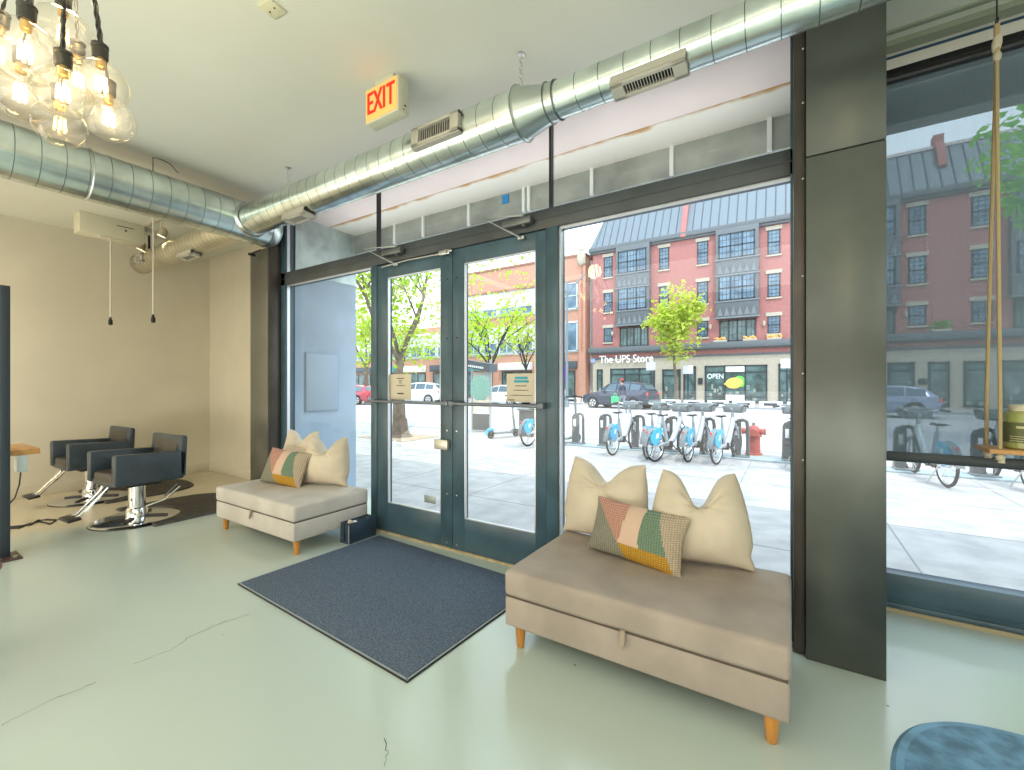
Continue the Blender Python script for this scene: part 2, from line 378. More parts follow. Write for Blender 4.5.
# doors
def door(i, x0, x1, gx0, gx1, barx0, barx1, side):
    rt = sroot('door_%d' % i, ((x0+x1)/2, YD+.02, .014))
    mb = MB(); y0, y1 = YD+.004, YD+.05
    mb.b(x0, gx0, y0, y1, .014, 2.262, bev=.002); mb.b(gx1, x1, y0, y1, .014, 2.262, bev=.002)
    mb.b(gx0, gx1, y0, y1, .014, .255, bev=.002); mb.b(gx0, gx1, y0, y1, 2.145, 2.262, bev=.002)
    mb.build('door_frame', M_frame, rt, world=True)
    mb = MB()
    for a, b, c, d in ((gx0, gx0+.008, .255, 2.145), (gx1-.008, gx1, .255, 2.145), (gx0, gx1, .255, .263), (gx0, gx1, 2.137, 2.145)): mb.b(a, b, y0-.001, y0+.02, c, d)
    mb.build('glazing_bead', M_bead, rt, world=True)
    pane('door_glass', gx0, gx1, .255, 2.145, YD+.03, rt)
    mb = MB(); mb.cyl((barx0, YD-.055, 1.108), (barx1, YD-.055, 1.108), .012, seg=12)
    for x in (barx0+.01, barx1-.01): mb.box((x, YD-.03, 1.108), (.045, .07, .034), bev=.006)
    mb.build('push_bar', mat('grey_push_bar', (.20, .22, .25), .35, .6), rt, world=True)
    # closer
    cx = gx0 + .10 if side < 0 else gx1 - .12
    mb = MB(); mb.box((cx, YD-.035, 2.335), (.23, .055, .05), bev=.012)
    mb.cyl((cx+.05, YD-.035, 2.30), (cx+.05, YD-.035, 2.37), .017)
    cl = mb.build('door_closer', mat('closer_body', (.16, .17, .17), .35, .6), rt, world=True)
    mb = MB(); mb.tube([(cx+.05, YD-.035, 2.375), (cx-.19, YD-.17, 2.36), (cx+.02, YD-.02, 2.235)], .008, 6)
    mb.box((cx+.02, YD-.01, 2.235), (.05, .03, .02)); mb.build('closer_arm', M_steel, cl, world=True)
    for z in (.05, .42, .9, 1.6, 2.05):
        mb = MB(); xs = x1-.05 if side < 0 else x0+.04; mb.cyl((xs, YD-.001, z), (xs, YD+.006, z), .006, seg=8); mb.build('screw', M_steel if z < 1 else M_black, rt, world=True)
    return rt
d1 = door(1, -2.982, -2.146, -2.85, -2.262, -2.985, -2.15, -1)
d2 = door(2, -2.142, -1.348, -2.03, -1.425, -2.12, -1.35, 1)
mb = MB(); mb.box((-2.235, YD-.012, .793), (.135, .035, .075), bev=.006); mb.build('lock_plate', mat('lock_plate_nickel', (.60, .57, .50), .35, .7), d1, world=True)
mb = MB(); mb.box((-2.39, YD+.022, .345), (.12, .006, .06), bev=.002); mb.build('small_plate', mat('grey_plate', (.38, .42, .40), .4, .4), d1, world=True)
mb = MB(); mb.tube([(-2.9, YD-.02, 2.235), (-2.6, YD-.022, 2.25), (-2.3, YD-.02, 2.245), (-2.2, YD-.03, 2.24), (-2.12, YD-.03, 2.25)], .006, 6)
mb.box((-2.2, YD-.02, 2.245), (.11, .03, .035), bev=.008); mb.cyl((-2.17, YD-.05, 2.245), (-2.17, YD, 2.245), .012); mb.build('top_latch_cable', M_steel, d1, world=True)

# notices on the doors
def notice(label, x0, x1, z0, z1, lines, head=None, cat='notice'):
    t = thing('paper_notice', label, cat, ((x0+x1)/2, YD+.022, z0))
    mb = MB(); mb.b(x0, x1, YD+.0245, YD+.0265, z0, z1); mb.build('sheet', M_paper, t, world=True)
    for (cx, w, z, h) in lines:
        mb = MB(); n = max(2, int(w/.012))
        for k in range(n):
            xx = cx - w/2 + w*k/n
            mb.b(xx, xx + w/n*.72, YD+.0225, YD+.0245, z-h/2, z+h/2*random.uniform(.6, 1))
        mb.build('text_line', M_ink, t, world=True)
    if head:
        mb = MB()
        for (a, b, c, d) in head: mb.b(a, b, YD+.0225, YD+.0245, c, d, bev=.0008)
        mb.build('heading', M_teal, t, world=True)
    return t
notice('tan paper notice with short centred lines on the left door glass', -2.848, -2.60, 1.125, 1.335,
       [(-2.72, .09, 1.30, .007), (-2.72, .04, 1.28, .007), (-2.72, .03, 1.262, .007), (-2.72, .10, 1.24, .006), (-2.72, .075, 1.175, .012)])
notice('tan paper notice with a teal heading on the right door glass', -1.67, -1.428, 1.13, 1.325,
       [(-1.55, .09, 1.24, .006), (-1.55, .12, 1.21, .005), (-1.55, .17, 1.175, .005), (-1.63, .05, 1.143, .007)],
       [(-1.60, -1.50, 1.285, 1.303), (-1.61, -1.49, 1.262, 1.279)])
t = thing('round_decal', 'translucent teal octagonal decal on the right door glass', 'decal', (-1.895, YD+.02, 1.13))
mb = MB(); P = [(-1.9 + .098*math.cos(R(22.5+45*k)), YD+.026, 1.225 + .098*math.sin(R(22.5+45*k))) for k in range(8)]
mb.prism(P, (0, .001, 0)); mb.build('decal_film', mat('pale_teal_film', (.30, .62, .66), .5), t, world=True)
mb = MB()
for k in range(16):
    a = 2*PI*k/16; mb.box((-1.9+.078*math.cos(a), YD+.0248, 1.225+.078*math.sin(a)), (.014, .001, .004), rot=(0, -a, 0))
mb.build('edge_marks', mat('pale_film_ink', (.62, .82, .84), .5), t, world=True)

# right window, set further out
mb = MB()
mb.b(.33, 4.5, YW, YW+.1, .0, .045, bev=.002); mb.b(.33, 4.5, YW+.004, YW+.1, .045, .205, bev=.003); mb.b(.33, 4.5, YW+.0, YW+.1, .066, .070)
mb.b(.33, .37, YW, YW+.1, 0, 2.98); mb.b(4.44, 4.5, YW, YW+.1, 0, 2.98)
struct('trim_7', mb, M_frame)
mb = MB(); mb.b(.33, 4.5, YW-.02, YW+.1, 2.93, 2.98, bev=.003); mb.b(.33, 4.5, YW-.035, YW-.0, 2.885, 2.935, bev=.004); mb.b(.33, 4.5, YW-.04, YW-.02, 2.905, 2.909)
struct('trim_8', mb, M_frame2)
mb = MB(); mb.b(.33, 4.5, YW-.02, YW+.1, 2.98, ZC); struct('trim_9', mb, mat('white_header_paint', (.74, .72, .66), .6))
mb = MB(); mb.b(.33, 4.5, YW-.026, YW-.02, 3.035, 3.047); struct('trim_10', mb, mat('navy_strip', (.03, .09, .16), .5))
mb = MB(); mb.b(.33, 4.5, 3.02, 3.09, ZC-.03, ZC+.0); mb.b(.33, 4.5, 2.93, 2.955, ZC-.012, ZC); struct('trim_11', mb, mat('sage_track', (.30, .34, .26), .5))
w = pane('window_6', .37, 4.44, .205, 2.93, YW+.05); w['kind'] = 'structure'
mb = MB(); mb.b(.33, 4.5, YW-.014, YW-.004, 0, .02); struct('trim_12', mb, mat('tan_caulk', (.42, .35, .22), .8))
# mesh roller shade
sh = thing('roller_shade', 'grey see-through mesh roller shade lowered over the right window', 'window shade', (2.4, YW-.05, .85))
ms = bpy.data.materials.new('shade_mesh'); ms.use_nodes = True; nt = ms.node_tree; N = nt.nodes; L = nt.links
for n in list(N): N.remove(n)
o_ = N.new('ShaderNodeOutputMaterial'); tr = N.new('ShaderNodeBsdfTransparent'); df = N.new('ShaderNodeBsdfDiffuse'); df.inputs[0].default_value = (.16, .21, .25, 1)
tr.inputs[0].default_value = (.88, .96, 1, 1)
tc = N.new('ShaderNodeTexCoord'); wv = N.new('ShaderNodeTexNoise'); mp = N.new('ShaderNodeMapping'); mp.inputs['Scale'].default_value = (90, 1, 2.0)
L.new(tc.outputs['Object'], mp.inputs[0]); L.new(mp.outputs[0], wv.inputs['Vector']); wv.inputs['Scale'].default_value = 1.5
mr = N.new('ShaderNodeMapRange'); mr.inputs['To Min'].default_value = .73; mr.inputs['To Max'].default_value = .84; L.new(wv.outputs['Fac'], mr.inputs['Value'])
mxs = N.new('ShaderNodeMixShader'); L.new(mr.outputs[0], mxs.inputs[0]); L.new(tr.outputs[0], mxs.inputs[1]); L.new(df.outputs[0], mxs.inputs[2]); L.new(mxs.outputs[0], o_.inputs[0])
MATS['shade'] = ms
pane('shade_cloth', .36, 4.45, .88, 2.90, YW-.05, sh, ms)
mb = MB(); mb.b(.36, 4.45, YW-.06, YW-.04, .835, .888, bev=.006); mb.build('hem_bar', mat('dark_hem_bar', (.03, .045, .05), .4), sh, world=True)
mb = MB(); mb.cyl((.36, YW-.06, 2.90), (4.45, YW-.06, 2.90), .022, seg=16); mb.build('roller_tube', M_black, sh, world=True)

# ================================================================== EXTERIOR SHELL
ZG = -.2
mb = MB(); mb.b(-60, 60, YD+.11, 10.9, ZG-.3, ZG); struct('sidewalk', mb, M_conc)
mb = MB()
for y in (3.1, 4.5, 5.9, 7.3, 8.7): mb.b(-60, 40, y-.006, y+.006, ZG, ZG+.002)
for k in range(-16, 12):
    x = .85 + k*1.47; mb.b(x-.007, x+.007, YD+.2, 10.9, ZG, ZG+.002)
struct('sidewalk_joints', mb, M_joint)
mb = MB(); mb.b(-60, 60, 10.75, 10.92, ZG-.1, ZG+.012, bev=.01); struct('curb', mb, M_curb)
mb = MB(); mb.b(-90, 90, 10.9, 30.4, ZG-.4, ZG-.05); st = struct('street', mb, M_road)
mb = MB()
for y in (14.2, 20.5, 27.0): mb.b(-80, 60, y-.05, y+.05, ZG-.05, ZG-.045)
mb.build('lane_line', mat('grey_lane_line', (.42, .42, .44), .9), st, world=True)
mb = MB(); mb.b(-90, 90, 30.2, 36.2, ZG-.4, ZG+.02); struct('far_sidewalk', mb, M_conc)
mb = MB(); mb.b(-90, 90, 30.0, 30.25, ZG-.4, ZG+.04); struct('far_curb', mb, mat('dark_kerb', (.30, .31, .33), .8))
mb = MB(); mb.b(-200, 200, 45, 200, ZG-1, ZG-.5); mb.b(-200, -90, -50, 200, ZG-1, ZG-.5); mb.b(90, 200, -50, 200, ZG-1, ZG-.5); struct('distant_ground', mb, M_conc)
# recess side wall, soffit, fascia
mb = MB(); mb.b(-4.52, -4.385, YD+.11, 3.39, ZG, 2.42); sw = struct('recess_side_wall', mb, mat('blue_grey_wall', (.42, .54, .66), .5, var=.12, scale=1.2))
mb = MB(); mb.b(-4.386, -4.376, YD+.11, 3.385, 2.42, 3.02); mb.build('sheet_metal', mat('dull_sheet_metal', (.52, .60, .58), .45, .4, var=.2, scale=4), sw, world=True)
mb = MB(); mb.b(-4.386, -4.366, 2.74, 3.14, .95, 1.60, bev=.006); pn = mb.build('access_panel', mat('pale_access_panel', (.33, .45, .57), .45), sw, world=True)
mb = MB(); mb.b(-4.37, -4.364, 2.75, 3.13, .97, 1.58, bev=.002); mb.build('panel_door', mat('access_panel_door', (.42, .54, .65), .45), pn, world=True)
mb = MB(); mb.b(-4.5, .2, YD+.11, 3.02, 3.02, 3.10); struct('soffit', mb, mat('pinkish_soffit', (.92, .80, .76), .7, var=.04, scale=2))
mb = MB(); mb.b(-4.5, .2, 3.022, 3.5, 3.018, 3.10)
m = mat('stained_soffit', (.9, .88, .8), .7)
nt = m.node_tree; N = nt.nodes; L = nt.links; geo = N.new('ShaderNodeNewGeometry'); sx = N.new('ShaderNodeSeparateXYZ'); L.new(geo.outputs['Position'], sx.inputs[0])
n1 = N.new('ShaderNodeTexNoise'); n1.inputs['Scale'].default_value = 4.5; n1.inputs['Detail'].default_value = 6; L.new(geo.outputs['Position'], n1.inputs['Vector'])
mr = N.new('ShaderNodeMapRange'); mr.inputs['From Min'].default_value = 3.13; mr.inputs['From Max'].default_value = 3.02; L.new(sx.outputs['Y'], mr.inputs['Value'])
mu = N.new('ShaderNodeMath'); mu.operation = 'MULTIPLY'; L.new(mr.outputs[0], mu.inputs[0]); L.new(n1.outputs['Fac'], mu.inputs[1])
rr = N.new('ShaderNodeValToRGB'); rr.color_ramp.elements[0].position = .30; rr.color_ramp.elements[0].color = (.92, .89, .80, 1); rr.color_ramp.elements[1].position = .52; rr.color_ramp.elements[1].color = (.60, .34, .12, 1)
L.new(mu.outputs[0], rr.inputs[0]); L.new(rr.outputs[0], N['Principled BSDF'].inputs['Base Color'])
struct('stained_soffit_strip', mb, m)
mb = MB(); mb.b(-60, .09, 3.37, 3.50, 2.80, 4.2); mb.b(.09, 40, 3.37, 3.50, 2.78, 4.2)
fa = struct('fascia', mb, mat('grey_fascia', (.36, .385, .355), .5, .2, var=.22, scale=3))
mb = MB()
for px in (395, 423.5, 469, 524, 529, 592, 671.7, 769.5):
    p = onY(px, 200, 3.36); mb.b(p.x-.014, p.x+.014, 3.345, 3.37, 2.80, 3.02)
mb.build('fascia_bracket', mat('pale_bracket', (.85, .9, .88), .5), fa, world=True)
mb = MB(); mb.b(-60, -4.5, 2.98, 3.37, ZG, 4.2); struct('neighbour_facade', mb, mat('pale_facade', (.55, .55, .52), .7))
mb = MB(); p = onY(505, 200, 3.36); mb.b(p.x-.035, p.x+.035, 3.362, 3.369, 2.925, 3.005)
tag(mb.build('tape_square', mat('blue_tape', (.02, .27, .62), .6)), 'square of blue tape stuck high above the doors', 'tape')

# ================================================================== DUCTWORK
def duct_prof(r, L, step, ridge=.004):
    prof = []; n = int(L/step)
    for k in range(n+1):
        z = min(L, k*step)
        prof += [(r, z-.0022), (r+.0004, z-.002), (r+.0004, z+.002), (r, z+.0022)] if 0 < k else [(r, z)]
    if prof[-1][1] < L: prof.append((r, L))
    return prof
M_seamd = mat('spiral_seam_metal', (.20, .26, .24), .35, 1.0)
def duct(parent, name, m, r, L, step, c, axis, seg, ridge=.0016):
    mb = MB(); prof = duct_prof(r, L, step, ridge); mb.lathe(prof, c, axis, seg)
    for i in range(len(prof)-1):
        if prof[i][0] > r or prof[i+1][0] > r:
            mb.bm.faces.ensure_lookup_table()
            for k in range(seg): mb.bm.faces[i*seg+k].material_index = 1
    return mb.build(name, [m, M_seamd], parent, world=True)
def register(parent, c, along, up, nrm, w, h, name='register', slats=14):
    c = Vector(c); al = Vector(along).normalized(); n = Vector(nrm).normalized(); u = n.cross(al).normalized()
    M = Matrix((al, u, n)).transposed().to_4x4(); M.translation = c
    mb = MB(); t = .018
    for (x, y, sx_, sy_) in ((0, h/2-t/2, w, t), (0, -h/2+t/2, w, t), (w/2-.03, 0, .06, h), (-w/2+.03, 0, .06, h)):
        mb.box((x, y, 0), (sx_, sy_, .03), M=M, bev=.003)
    mb.box((0, h/2+.004, -.03), (w, .008, .07), M=M); mb.box((0, -h/2-.004, -.03), (w, .008, .07), M=M)
    rg = mb.build(name, M_grille, parent, world=True)
    mb = MB(); mb.box((0, 0, -.012), (w-.1, h-.03, .006), M=M); mb.build('duct_opening', M_dark, rg, world=True)
    mb = MB()
    for k in range(slats):
        x = -w/2+.07 + (w-.14)*k/(slats-1); mb.box((x, 0, .004), (.0035, h-.03, .008), rot=(0, .2, 0), M=M)
    mb.build('slat', M_grille, rg, world=True); return rg
def chain(parent, p, z0, z1):
    mb = MB(); n = int((z1-z0)/.022); s = (z1-z0)/n
    for k in range(n):
        mb.torus((p[0], p[1], z0+s*(k+.5)), ((1, 0, 0) if k % 2 else (0, 1, 0)), .010, .0028, 10, 5)
    mb.cyl((p[0], p[1], z1-.006), (p[0], p[1], z1), .02, seg=12)
    return mb.build('hanging_chain', M_steel, parent, world=True)
DY, DZ = 2.07, 2.75
da = thing('air_duct', 'large galvanised spiral air duct running from the window wall towards the room', 'air duct', (-4.3, 0, 2.6))
duct(da, 'duct_pipe', M_gal, .178, 6.6, .118, (-4.3, 2.28, 2.77), (0, -1, 0), 48, .0022)
mb = MB(); mb.lathe([(.184, 0), (.18, .05), (.15, .10), (.09, .135), (0, .145)], (-4.3, 2.27, 2.77), (0, 1, 0), 36); mb.build('end_elbow', M_gal2, da, world=True)
mb = MB(); mb.torus((-4.3, 1.0, 2.77), (0, 1, 0), .183, .005, 36, 6); mb.cyl((-4.3, 1.0, 2.95), (-4.3, 1.0, ZC), .004); mb.build('hanger_strap', M_steel, da, world=True)
mb = MB(); mb.torus((-4.3, -1.2, 2.77), (0, 1, 0), .183, .005, 36, 6); mb.cyl((-4.3, -1.2, 2.95), (-4.3, -1.2, ZC), .004); mb.build('hanger_strap', M_steel, da, world=True)
db = thing('air_duct', 'long galvanised spiral duct with grille boxes running above the glass doors', 'air duct', (-2, DY, 2.6))
duct(db, 'duct_pipe', M_gal, .133, 2.84, .115, (-1.25, DY, DZ), (-1, 0, 0), 48)
mb = MB(); mb.lathe([(.140, 0), (.143, .012), (.133, .02), (.095, .17), (.093, .23), (.098, .235)], (-1.26, DY, DZ), (1, 0, 0), 36)
rd = mb.build('reducer', M_gal2, db, world=True)
for x, r in ((-1.25, .142), (-1.08, .100), (-1.03, .097)):
    mb = MB(); mb.torus((x, DY, DZ), (1, 0, 0), r, .003, 36, 6); mb.build('joint_ring', mat('dark_seam_metal', (.22, .25, .23), .4, .8), rd, world=True)
duct(db, 'narrow_duct_pipe', M_gal, .09, 4.6, .125, (-1.03, DY, DZ), (1, 0, 0), 40, .0013)
mb = MB(); mb.lathe([(.150, -.02), (.150, .0), (.139, .03)], (-4.13, DY, DZ), (1, 0, 0), 36); mb.torus((-4.1, DY, DZ), (1, 0, 0), .14, .005, 36, 6); mb.build('tee_collar', M_gal2, db, world=True)
register(db, (-1.77, DY-.145, 2.752), (1, 0, 0), None, (0, -1, 0.05), .37, .115)
register(db, (-.55, DY-.045, DZ-.098), (1, 0, 0), None, (0, -.35, -1), .34, .085, slats=16)
register(db, (-3.35, DY-.03, DZ-.155), (1, 0, 0), None, (0, -.12, -1), .30, .10, slats=14)
chain(db, (-1.25, 2.05, 0), 2.89, ZC); chain(db, (-3.55, 2.07, 0), 2.885, ZC)
mb = MB(); mb.tube([(-4.28, 1.385, 2.95), (-4.28, 1.385, 3.06), (-4.28, 1.44, 3.065), (-4.27, 1.50, 3.05), (-4.27, 1.55, 3.0)], .003, 6); mb.build('hanger_wire', M_black, da, world=True)
dc = thing('air_duct', 'thin dull spiral duct stub reaching left towards the tan corner', 'air duct', (-5.6, 2.1, 2.6))
duct(dc, 'duct_pipe', mat('warm_galvanised', (.70, .66, .54), .35, 1.0, var=.12, scale=5), .118, 2.38, .085, (-4.45, 2.10, 2.76), (-1, 0, 0), 36)
mb = MB(); mb.lathe([(.122, 0), (.122, .03), (.115, .045), (0, .05)], (-6.82, 2.10, 2.76), (-1, 0, 0), 32); mb.build('end_cap', M_grille, dc, world=True)
register(dc, (-5.45, 2.08, 2.625), (1, 0, 0), None, (0, -.1, -1), .34, .10, slats=10)
register(dc, (-6.55, 1.985, 2.75), (1, 0, 0), None, (0, -1, 0), .26, .10, slats=10)
mb = MB(); mb.b(-6.62, -6.6, 2.09, 2.11, 2.87, ZC); mb.build('hanger_bracket', M_black, dc, world=True)

# ================================================================== CEILING FIXTURES
t = thing('exit_sign', 'lit EXIT sign with red letters hanging from the ceiling', 'exit sign', (-2.03, 1.79, 2.83))
mb = MB(); mb.b(-2.172, -1.888, 1.748, 1.83, 2.822, 3.028, bev=.004); mb.build('housing', mat('ivory_sign_housing', (.62, .62, .48), .5), t, world=True)
mb = MB(); mb.b(-2.162, -1.898, 1.743, 1.749, 2.832, 3.018); mb.build('sign_face', mat('glowing_sign_face', (.75, .45, .15), .5, emit=(1.0, .50, .12), estr=.42), t, world=True)
M_exit = mat('red_sign_letter', (.7, .02, .01), .5, emit=(.8, .015, .01), estr=.35)
for ch, x in (('E', -2.125), ('X', -2.057), ('I', -2.003), ('T', -1.949)):
    me = text('letter', ch, .185, M_exit, (x, 1.741, 2.925), t, .0015, sx=.60)
    me2 = text('letter_stroke', ch, .185, M_exit, (x+.007, 1.7405, 2.925), t, .0015, sx=.60)
    bm = bmesh.new(); bm.from_mesh(me.data); bm.from_mesh(me2.data); bm.to_mesh(me.data); bm.free(); bpy.data.objects.remove(me2)
mb = MB(); mb.b(-2.11, -1.95, 1.765, 1.815, 3.026, ZC, bev=.004); mb.build('mounting_canopy', MATS['ivory_sign_housing'], t, world=True)
mb = MB(); mb.cyl((-1.889, 1.80, 2.87), (-1.886, 1.80, 2.87), .006); mb.cyl((-1.889, 1.79, 2.845), (-1.886, 1.79, 2.845), .004); mb.build('test_button', M_black, t, world=True)

t = thing('junction_plate', 'small cream blanking plate on the ceiling above the room', 'cover plate', (-2.11, 1.16, 3.06))
mb = MB(); mb.box((-2.11, 1.15, ZC-.005), (.09, .085, .01), rot=(0, 0, .08), bev=.002); mb.build('plate', mat('cream_plate', (.68, .66, .46), .5), t, world=True)
for dx in (-.02, .02):
    mb = MB(); mb.cyl((-2.11+dx, 1.15, ZC-.012), (-2.11+dx, 1.15, ZC-.009), .004, seg=8); mb.build('screw', M_black, t, world=True)

t = thing('ceiling_box', 'long cream box housing fixed to the ceiling by the left wall', 'light housing', (-6.36, 1.68, 2.86))
mb = MB(); mb.b(-6.46, -6.255, 1.40, 1.95, 2.86, ZC, bev=.008); mb.build('housing', M_white, t, world=True)
mb = MB(); mb.b(-6.33, -6.26, 1.56, 1.72, 2.845, 2.86, bev=.004); mb.build('cord_outlet', M_white, t, world=True)
mb = MB(); mb.b(-6.253, -6.25, 1.70, 1.85, 3.0, 3.006); mb.b(-6.254, -6.25, 1.77, 1.785, 2.955, 2.975); mb.build('keyhole', M_black, t, world=True)
mb = MB(); mb.b(-6.2, -5.6, 1.93, 1.955, ZC-.025, ZC, bev=.003)
tr_ = tag(mb.build('light_track', mat('beige_track', (.50, .44, .32), .5)), 'short beige ceiling track beside the cream box', 'light track')
for i, (p, lb) in enumerate((((-6.53, 1.99), 'small lit spotlight below the end of the cream ceiling box'), ((-5.86, 1.97), 'small lit spotlight on the ceiling track left of the large duct'))):
    z = 2.90 if i == 0 else 2.93
    t = thing('spotlight', lb, 'spotlight', (p[0], p[1], z-.05), 0, 'ceiling spotlights by the left wall')
    mb = MB(); mb.lathe([(.0, .10), (.025, .09), (.04, .05), (.045, 0), (.04, 0)], (p[0], p[1], z-.04), (.3, .25, .9), 18); mb.build('lamp_head', mat('beige_lamp_head', (.52, .44, .30), .5), t, world=True)
    mb = MB(); mb.cyl((p[0], p[1], z+.02), (p[0], p[1], ZC), .008); mb.build('stem', M_white, t, world=True)
    mb = MB(); mb.lathe([(0, -.004), (.036, -.002), (.036, .002), (0, .002)], (p[0], p[1], z-.04), (.3, .25, .9), 18); mb.build('lens', mat('lit_lens', (1, .9, .6), .5, emit=(1, .85, .5), estr=6), t, world=True)
for i, (x, y, z0, z1, lb) in enumerate(((-6.30, 1.66, 1.90, 2.845, 'thin white cord with black plug hanging from the cream ceiling box'),
                                     (-5.68, 1.84, 1.90, ZC, 'thin white cord with black plug hanging beside the large duct'))):
    t = thing('hanging_cord', lb, 'cord', (x, y, z0), 0, 'hanging cords by the left wall')
    mb = MB(); mb.tube([(x+.004, y, z1), (x+.006, y, (z0+z1)/2+.2), (x-.002, y, z0+.08)], .0085, 8); mb.build('cable', mat('white_cable', (.72, .69, .60), .5), t, world=True)
    mb = MB(); mb.lathe([(0, 0), (.016, .004), (.020, .02), (.018, .06), (.010, .07), (.010, .09), (0, .092)], (x-.002, y, z0), (0, 0, 1), 14); mb.build('plug', M_black, t, world=True)

# pendant bulbs
def bulbglass(name, glow):
    m = bpy.data.materials.new(name); m.use_nodes = True; nt = m.node_tree; N = nt.nodes; L = nt.links
    for n in list(N): N.remove(n)
    o = N.new('ShaderNodeOutputMaterial'); t = N.new('ShaderNodeBsdfTransparent'); t.inputs[0].default_value = (.97, .95, .90, 1)
    g = N.new('ShaderNodeBsdfGlossy'); g.inputs['Roughness'].default_value = .04
    lw = N.new('ShaderNodeLayerWeight'); lw.inputs[0].default_value = .5
    pw = N.new('ShaderNodeMath'); pw.operation = 'POWER'; pw.inputs[1].default_value = 4.0; L.new(lw.outputs['Facing'], pw.inputs[0])
    ma = N.new('ShaderNodeMath'); ma.operation = 'MULTIPLY_ADD'; ma.inputs[1].default_value = .5; ma.inputs[2].default_value = .05; L.new(pw.outputs[0], ma.inputs[0])
    mx = N.new('ShaderNodeMixShader'); L.new(ma.outputs[0], mx.inputs[0]); L.new(t.outputs[0], mx.inputs[1]); L.new(g.outputs[0], mx.inputs[2])
    em = N.new('ShaderNodeEmission'); em.inputs[0].default_value = (1, .80, .52, 1)  # painted haze: the glass itself emits, brightest at the centre of the globe
    iv = N.new('ShaderNodeMath'); iv.operation = 'SUBTRACT'; iv.inputs[0].default_value = 1.0; L.new(lw.outputs['Facing'], iv.inputs[1])
    p2 = N.new('ShaderNodeMath'); p2.operation = 'POWER'; p2.inputs[1].default_value = 5.0; L.new(iv.outputs[0], p2.inputs[0])
    m2 = N.new('ShaderNodeMath'); m2.operation = 'MULTIPLY_ADD'; m2.inputs[1].default_value = .55*glow; m2.inputs[2].default_value = .06*glow; L.new(p2.outputs[0], m2.inputs[0]); L.new(m2.outputs[0], em.inputs[1])
    ad = N.new('ShaderNodeAddShader'); L.new(mx.outputs[0], ad.inputs[0]); L.new(em.outputs[0], ad.inputs[1]); L.new(ad.outputs[0], o.inputs[0])
    MATS[name] = m; return m
M_gl = bulbglass('lit_bulb_glass', .55); M_gl0 = bulbglass('dim_bulb_glass', .28)
def bulb(px, py, d, r, lit, label):
    dr = ray(px, py); p = Vector((dr[0]*d, dr[1]*d, EYE + dr[2]*d))
    t = thing('pendant_bulb', label, 'pendant light', p - Vector((0, 0, r)), 0, 'clear globe bulbs of the pendant cluster')
    can = Vector((-1.98, .42, ZC)); sp = p + Vector((0, 0, r*1.28)); dirc = (can - sp).normalized()
    ax = (Vector((0, 0, 1))*.75 + dirc*.25).normalized()
    prof = [(0, -r)] + [(r*math.sin(a), -r*math.cos(a)) for a in [PI*k/14 for k in range(1, 12)]] + [(r*.34, r*1.0), (.017, r*1.10), (.0165, r*1.16)]
    mb = MB(); mb.lathe(prof, p, ax, 28); g = mb.build('glass_globe', M_gl if lit else M_gl0, t, world=True)
    q = p + ax*r*1.12
    mb = MB(); mb.lathe([(.0165, 0), (.019, .002), (.020, .030), (.018, .034), (.021, .037), (.021, .044), (.008, .050), (0, .052)], q, ax, 18)
    mb.build('socket', mat('aged_brass_socket', (.07, .065, .055), .45, .5), t, world=True)
    mb = MB(); mb.lathe([(0, -.03), (.012, -.026), (.013, 0), (.013, .02)], q, ax, 12); mb.build('brass_neck', mat('brass_screw', (.65, .42, .15), .3, .9), g, world=True)
    mb = MB()
    for k in range(6):
        a = 2*PI*k/6; o = Vector((math.cos(a), math.sin(a), 0))*.011
        mb.cyl(p + o*1.2 + Vector((0, 0, -r*.28)), p + o*1.0 + Vector((0, 0, r*.30)), .0032 if lit else .002, seg=5)
    mb.build('filament', mat('hot_filament', (1, .8, .4), .5, emit=(1, .72, .32), estr=16) if lit else mat('dim_filament', (1, .7, .2), .5, emit=(1, .6, .15), estr=8), g, world=True)
    e = q + ax*.050
    mb = MB(); n = 40; P1 = []; P2 = []
    for k in range(n+1):
        c_ = e.lerp(can, k/n); a = k*1.5; o = Vector((math.cos(a), math.sin(a), 0))*.0024
        P1.append(c_+o); P2.append(c_-o)
    mb.tube(P1, .0028, 5); mb.tube(P2, .0028, 5); mb.build('twisted_cord', M_black, t, world=True)
    return p
BL = [(25, 52, 1.18, .079, 1, 'large clear globe bulb, upper left of the pendant cluster'),
      (63, 35, 1.34, .077, 0, 'clear globe bulb hanging highest in the pendant cluster'),
      (20, 93, 1.30, .078, 1, 'lit globe bulb at the lower left of the pendant cluster'),
      (63, 93, 1.22, .066, 1, 'lit globe bulb in the middle of the pendant cluster'),
      (101, 84, 1.32, .068, 1, 'lit globe bulb at the right of the cluster with its own dark socket showing'),
      (60, 125, 1.27, .062, 0, 'smaller dim globe bulb hanging lowest in the pendant cluster'),
      (109, 119, 1.36, .066, 1, 'lit globe bulb farthest right and low in the pendant cluster'),
      (-2, 54, 1.36, .078, 1, 'globe bulb cut by the left edge of the picture'),
      (78, 80, 1.48, .072, 1, 'lit globe bulb behind the middle bulbs of the cluster')]
for a in BL: bulb(*a)
t = thing('pendant_canopy', 'round black ceiling canopy holding the bulb cords', 'ceiling canopy', (-1.98, .42, ZC-.03))
mb = MB(); mb.lathe([(0, -.03), (.09, -.028), (.1, -.02), (.1, 0)], (-1.98, .42, ZC), (0, 0, 1), 28); mb.build('plate', M_black, t, world=True)

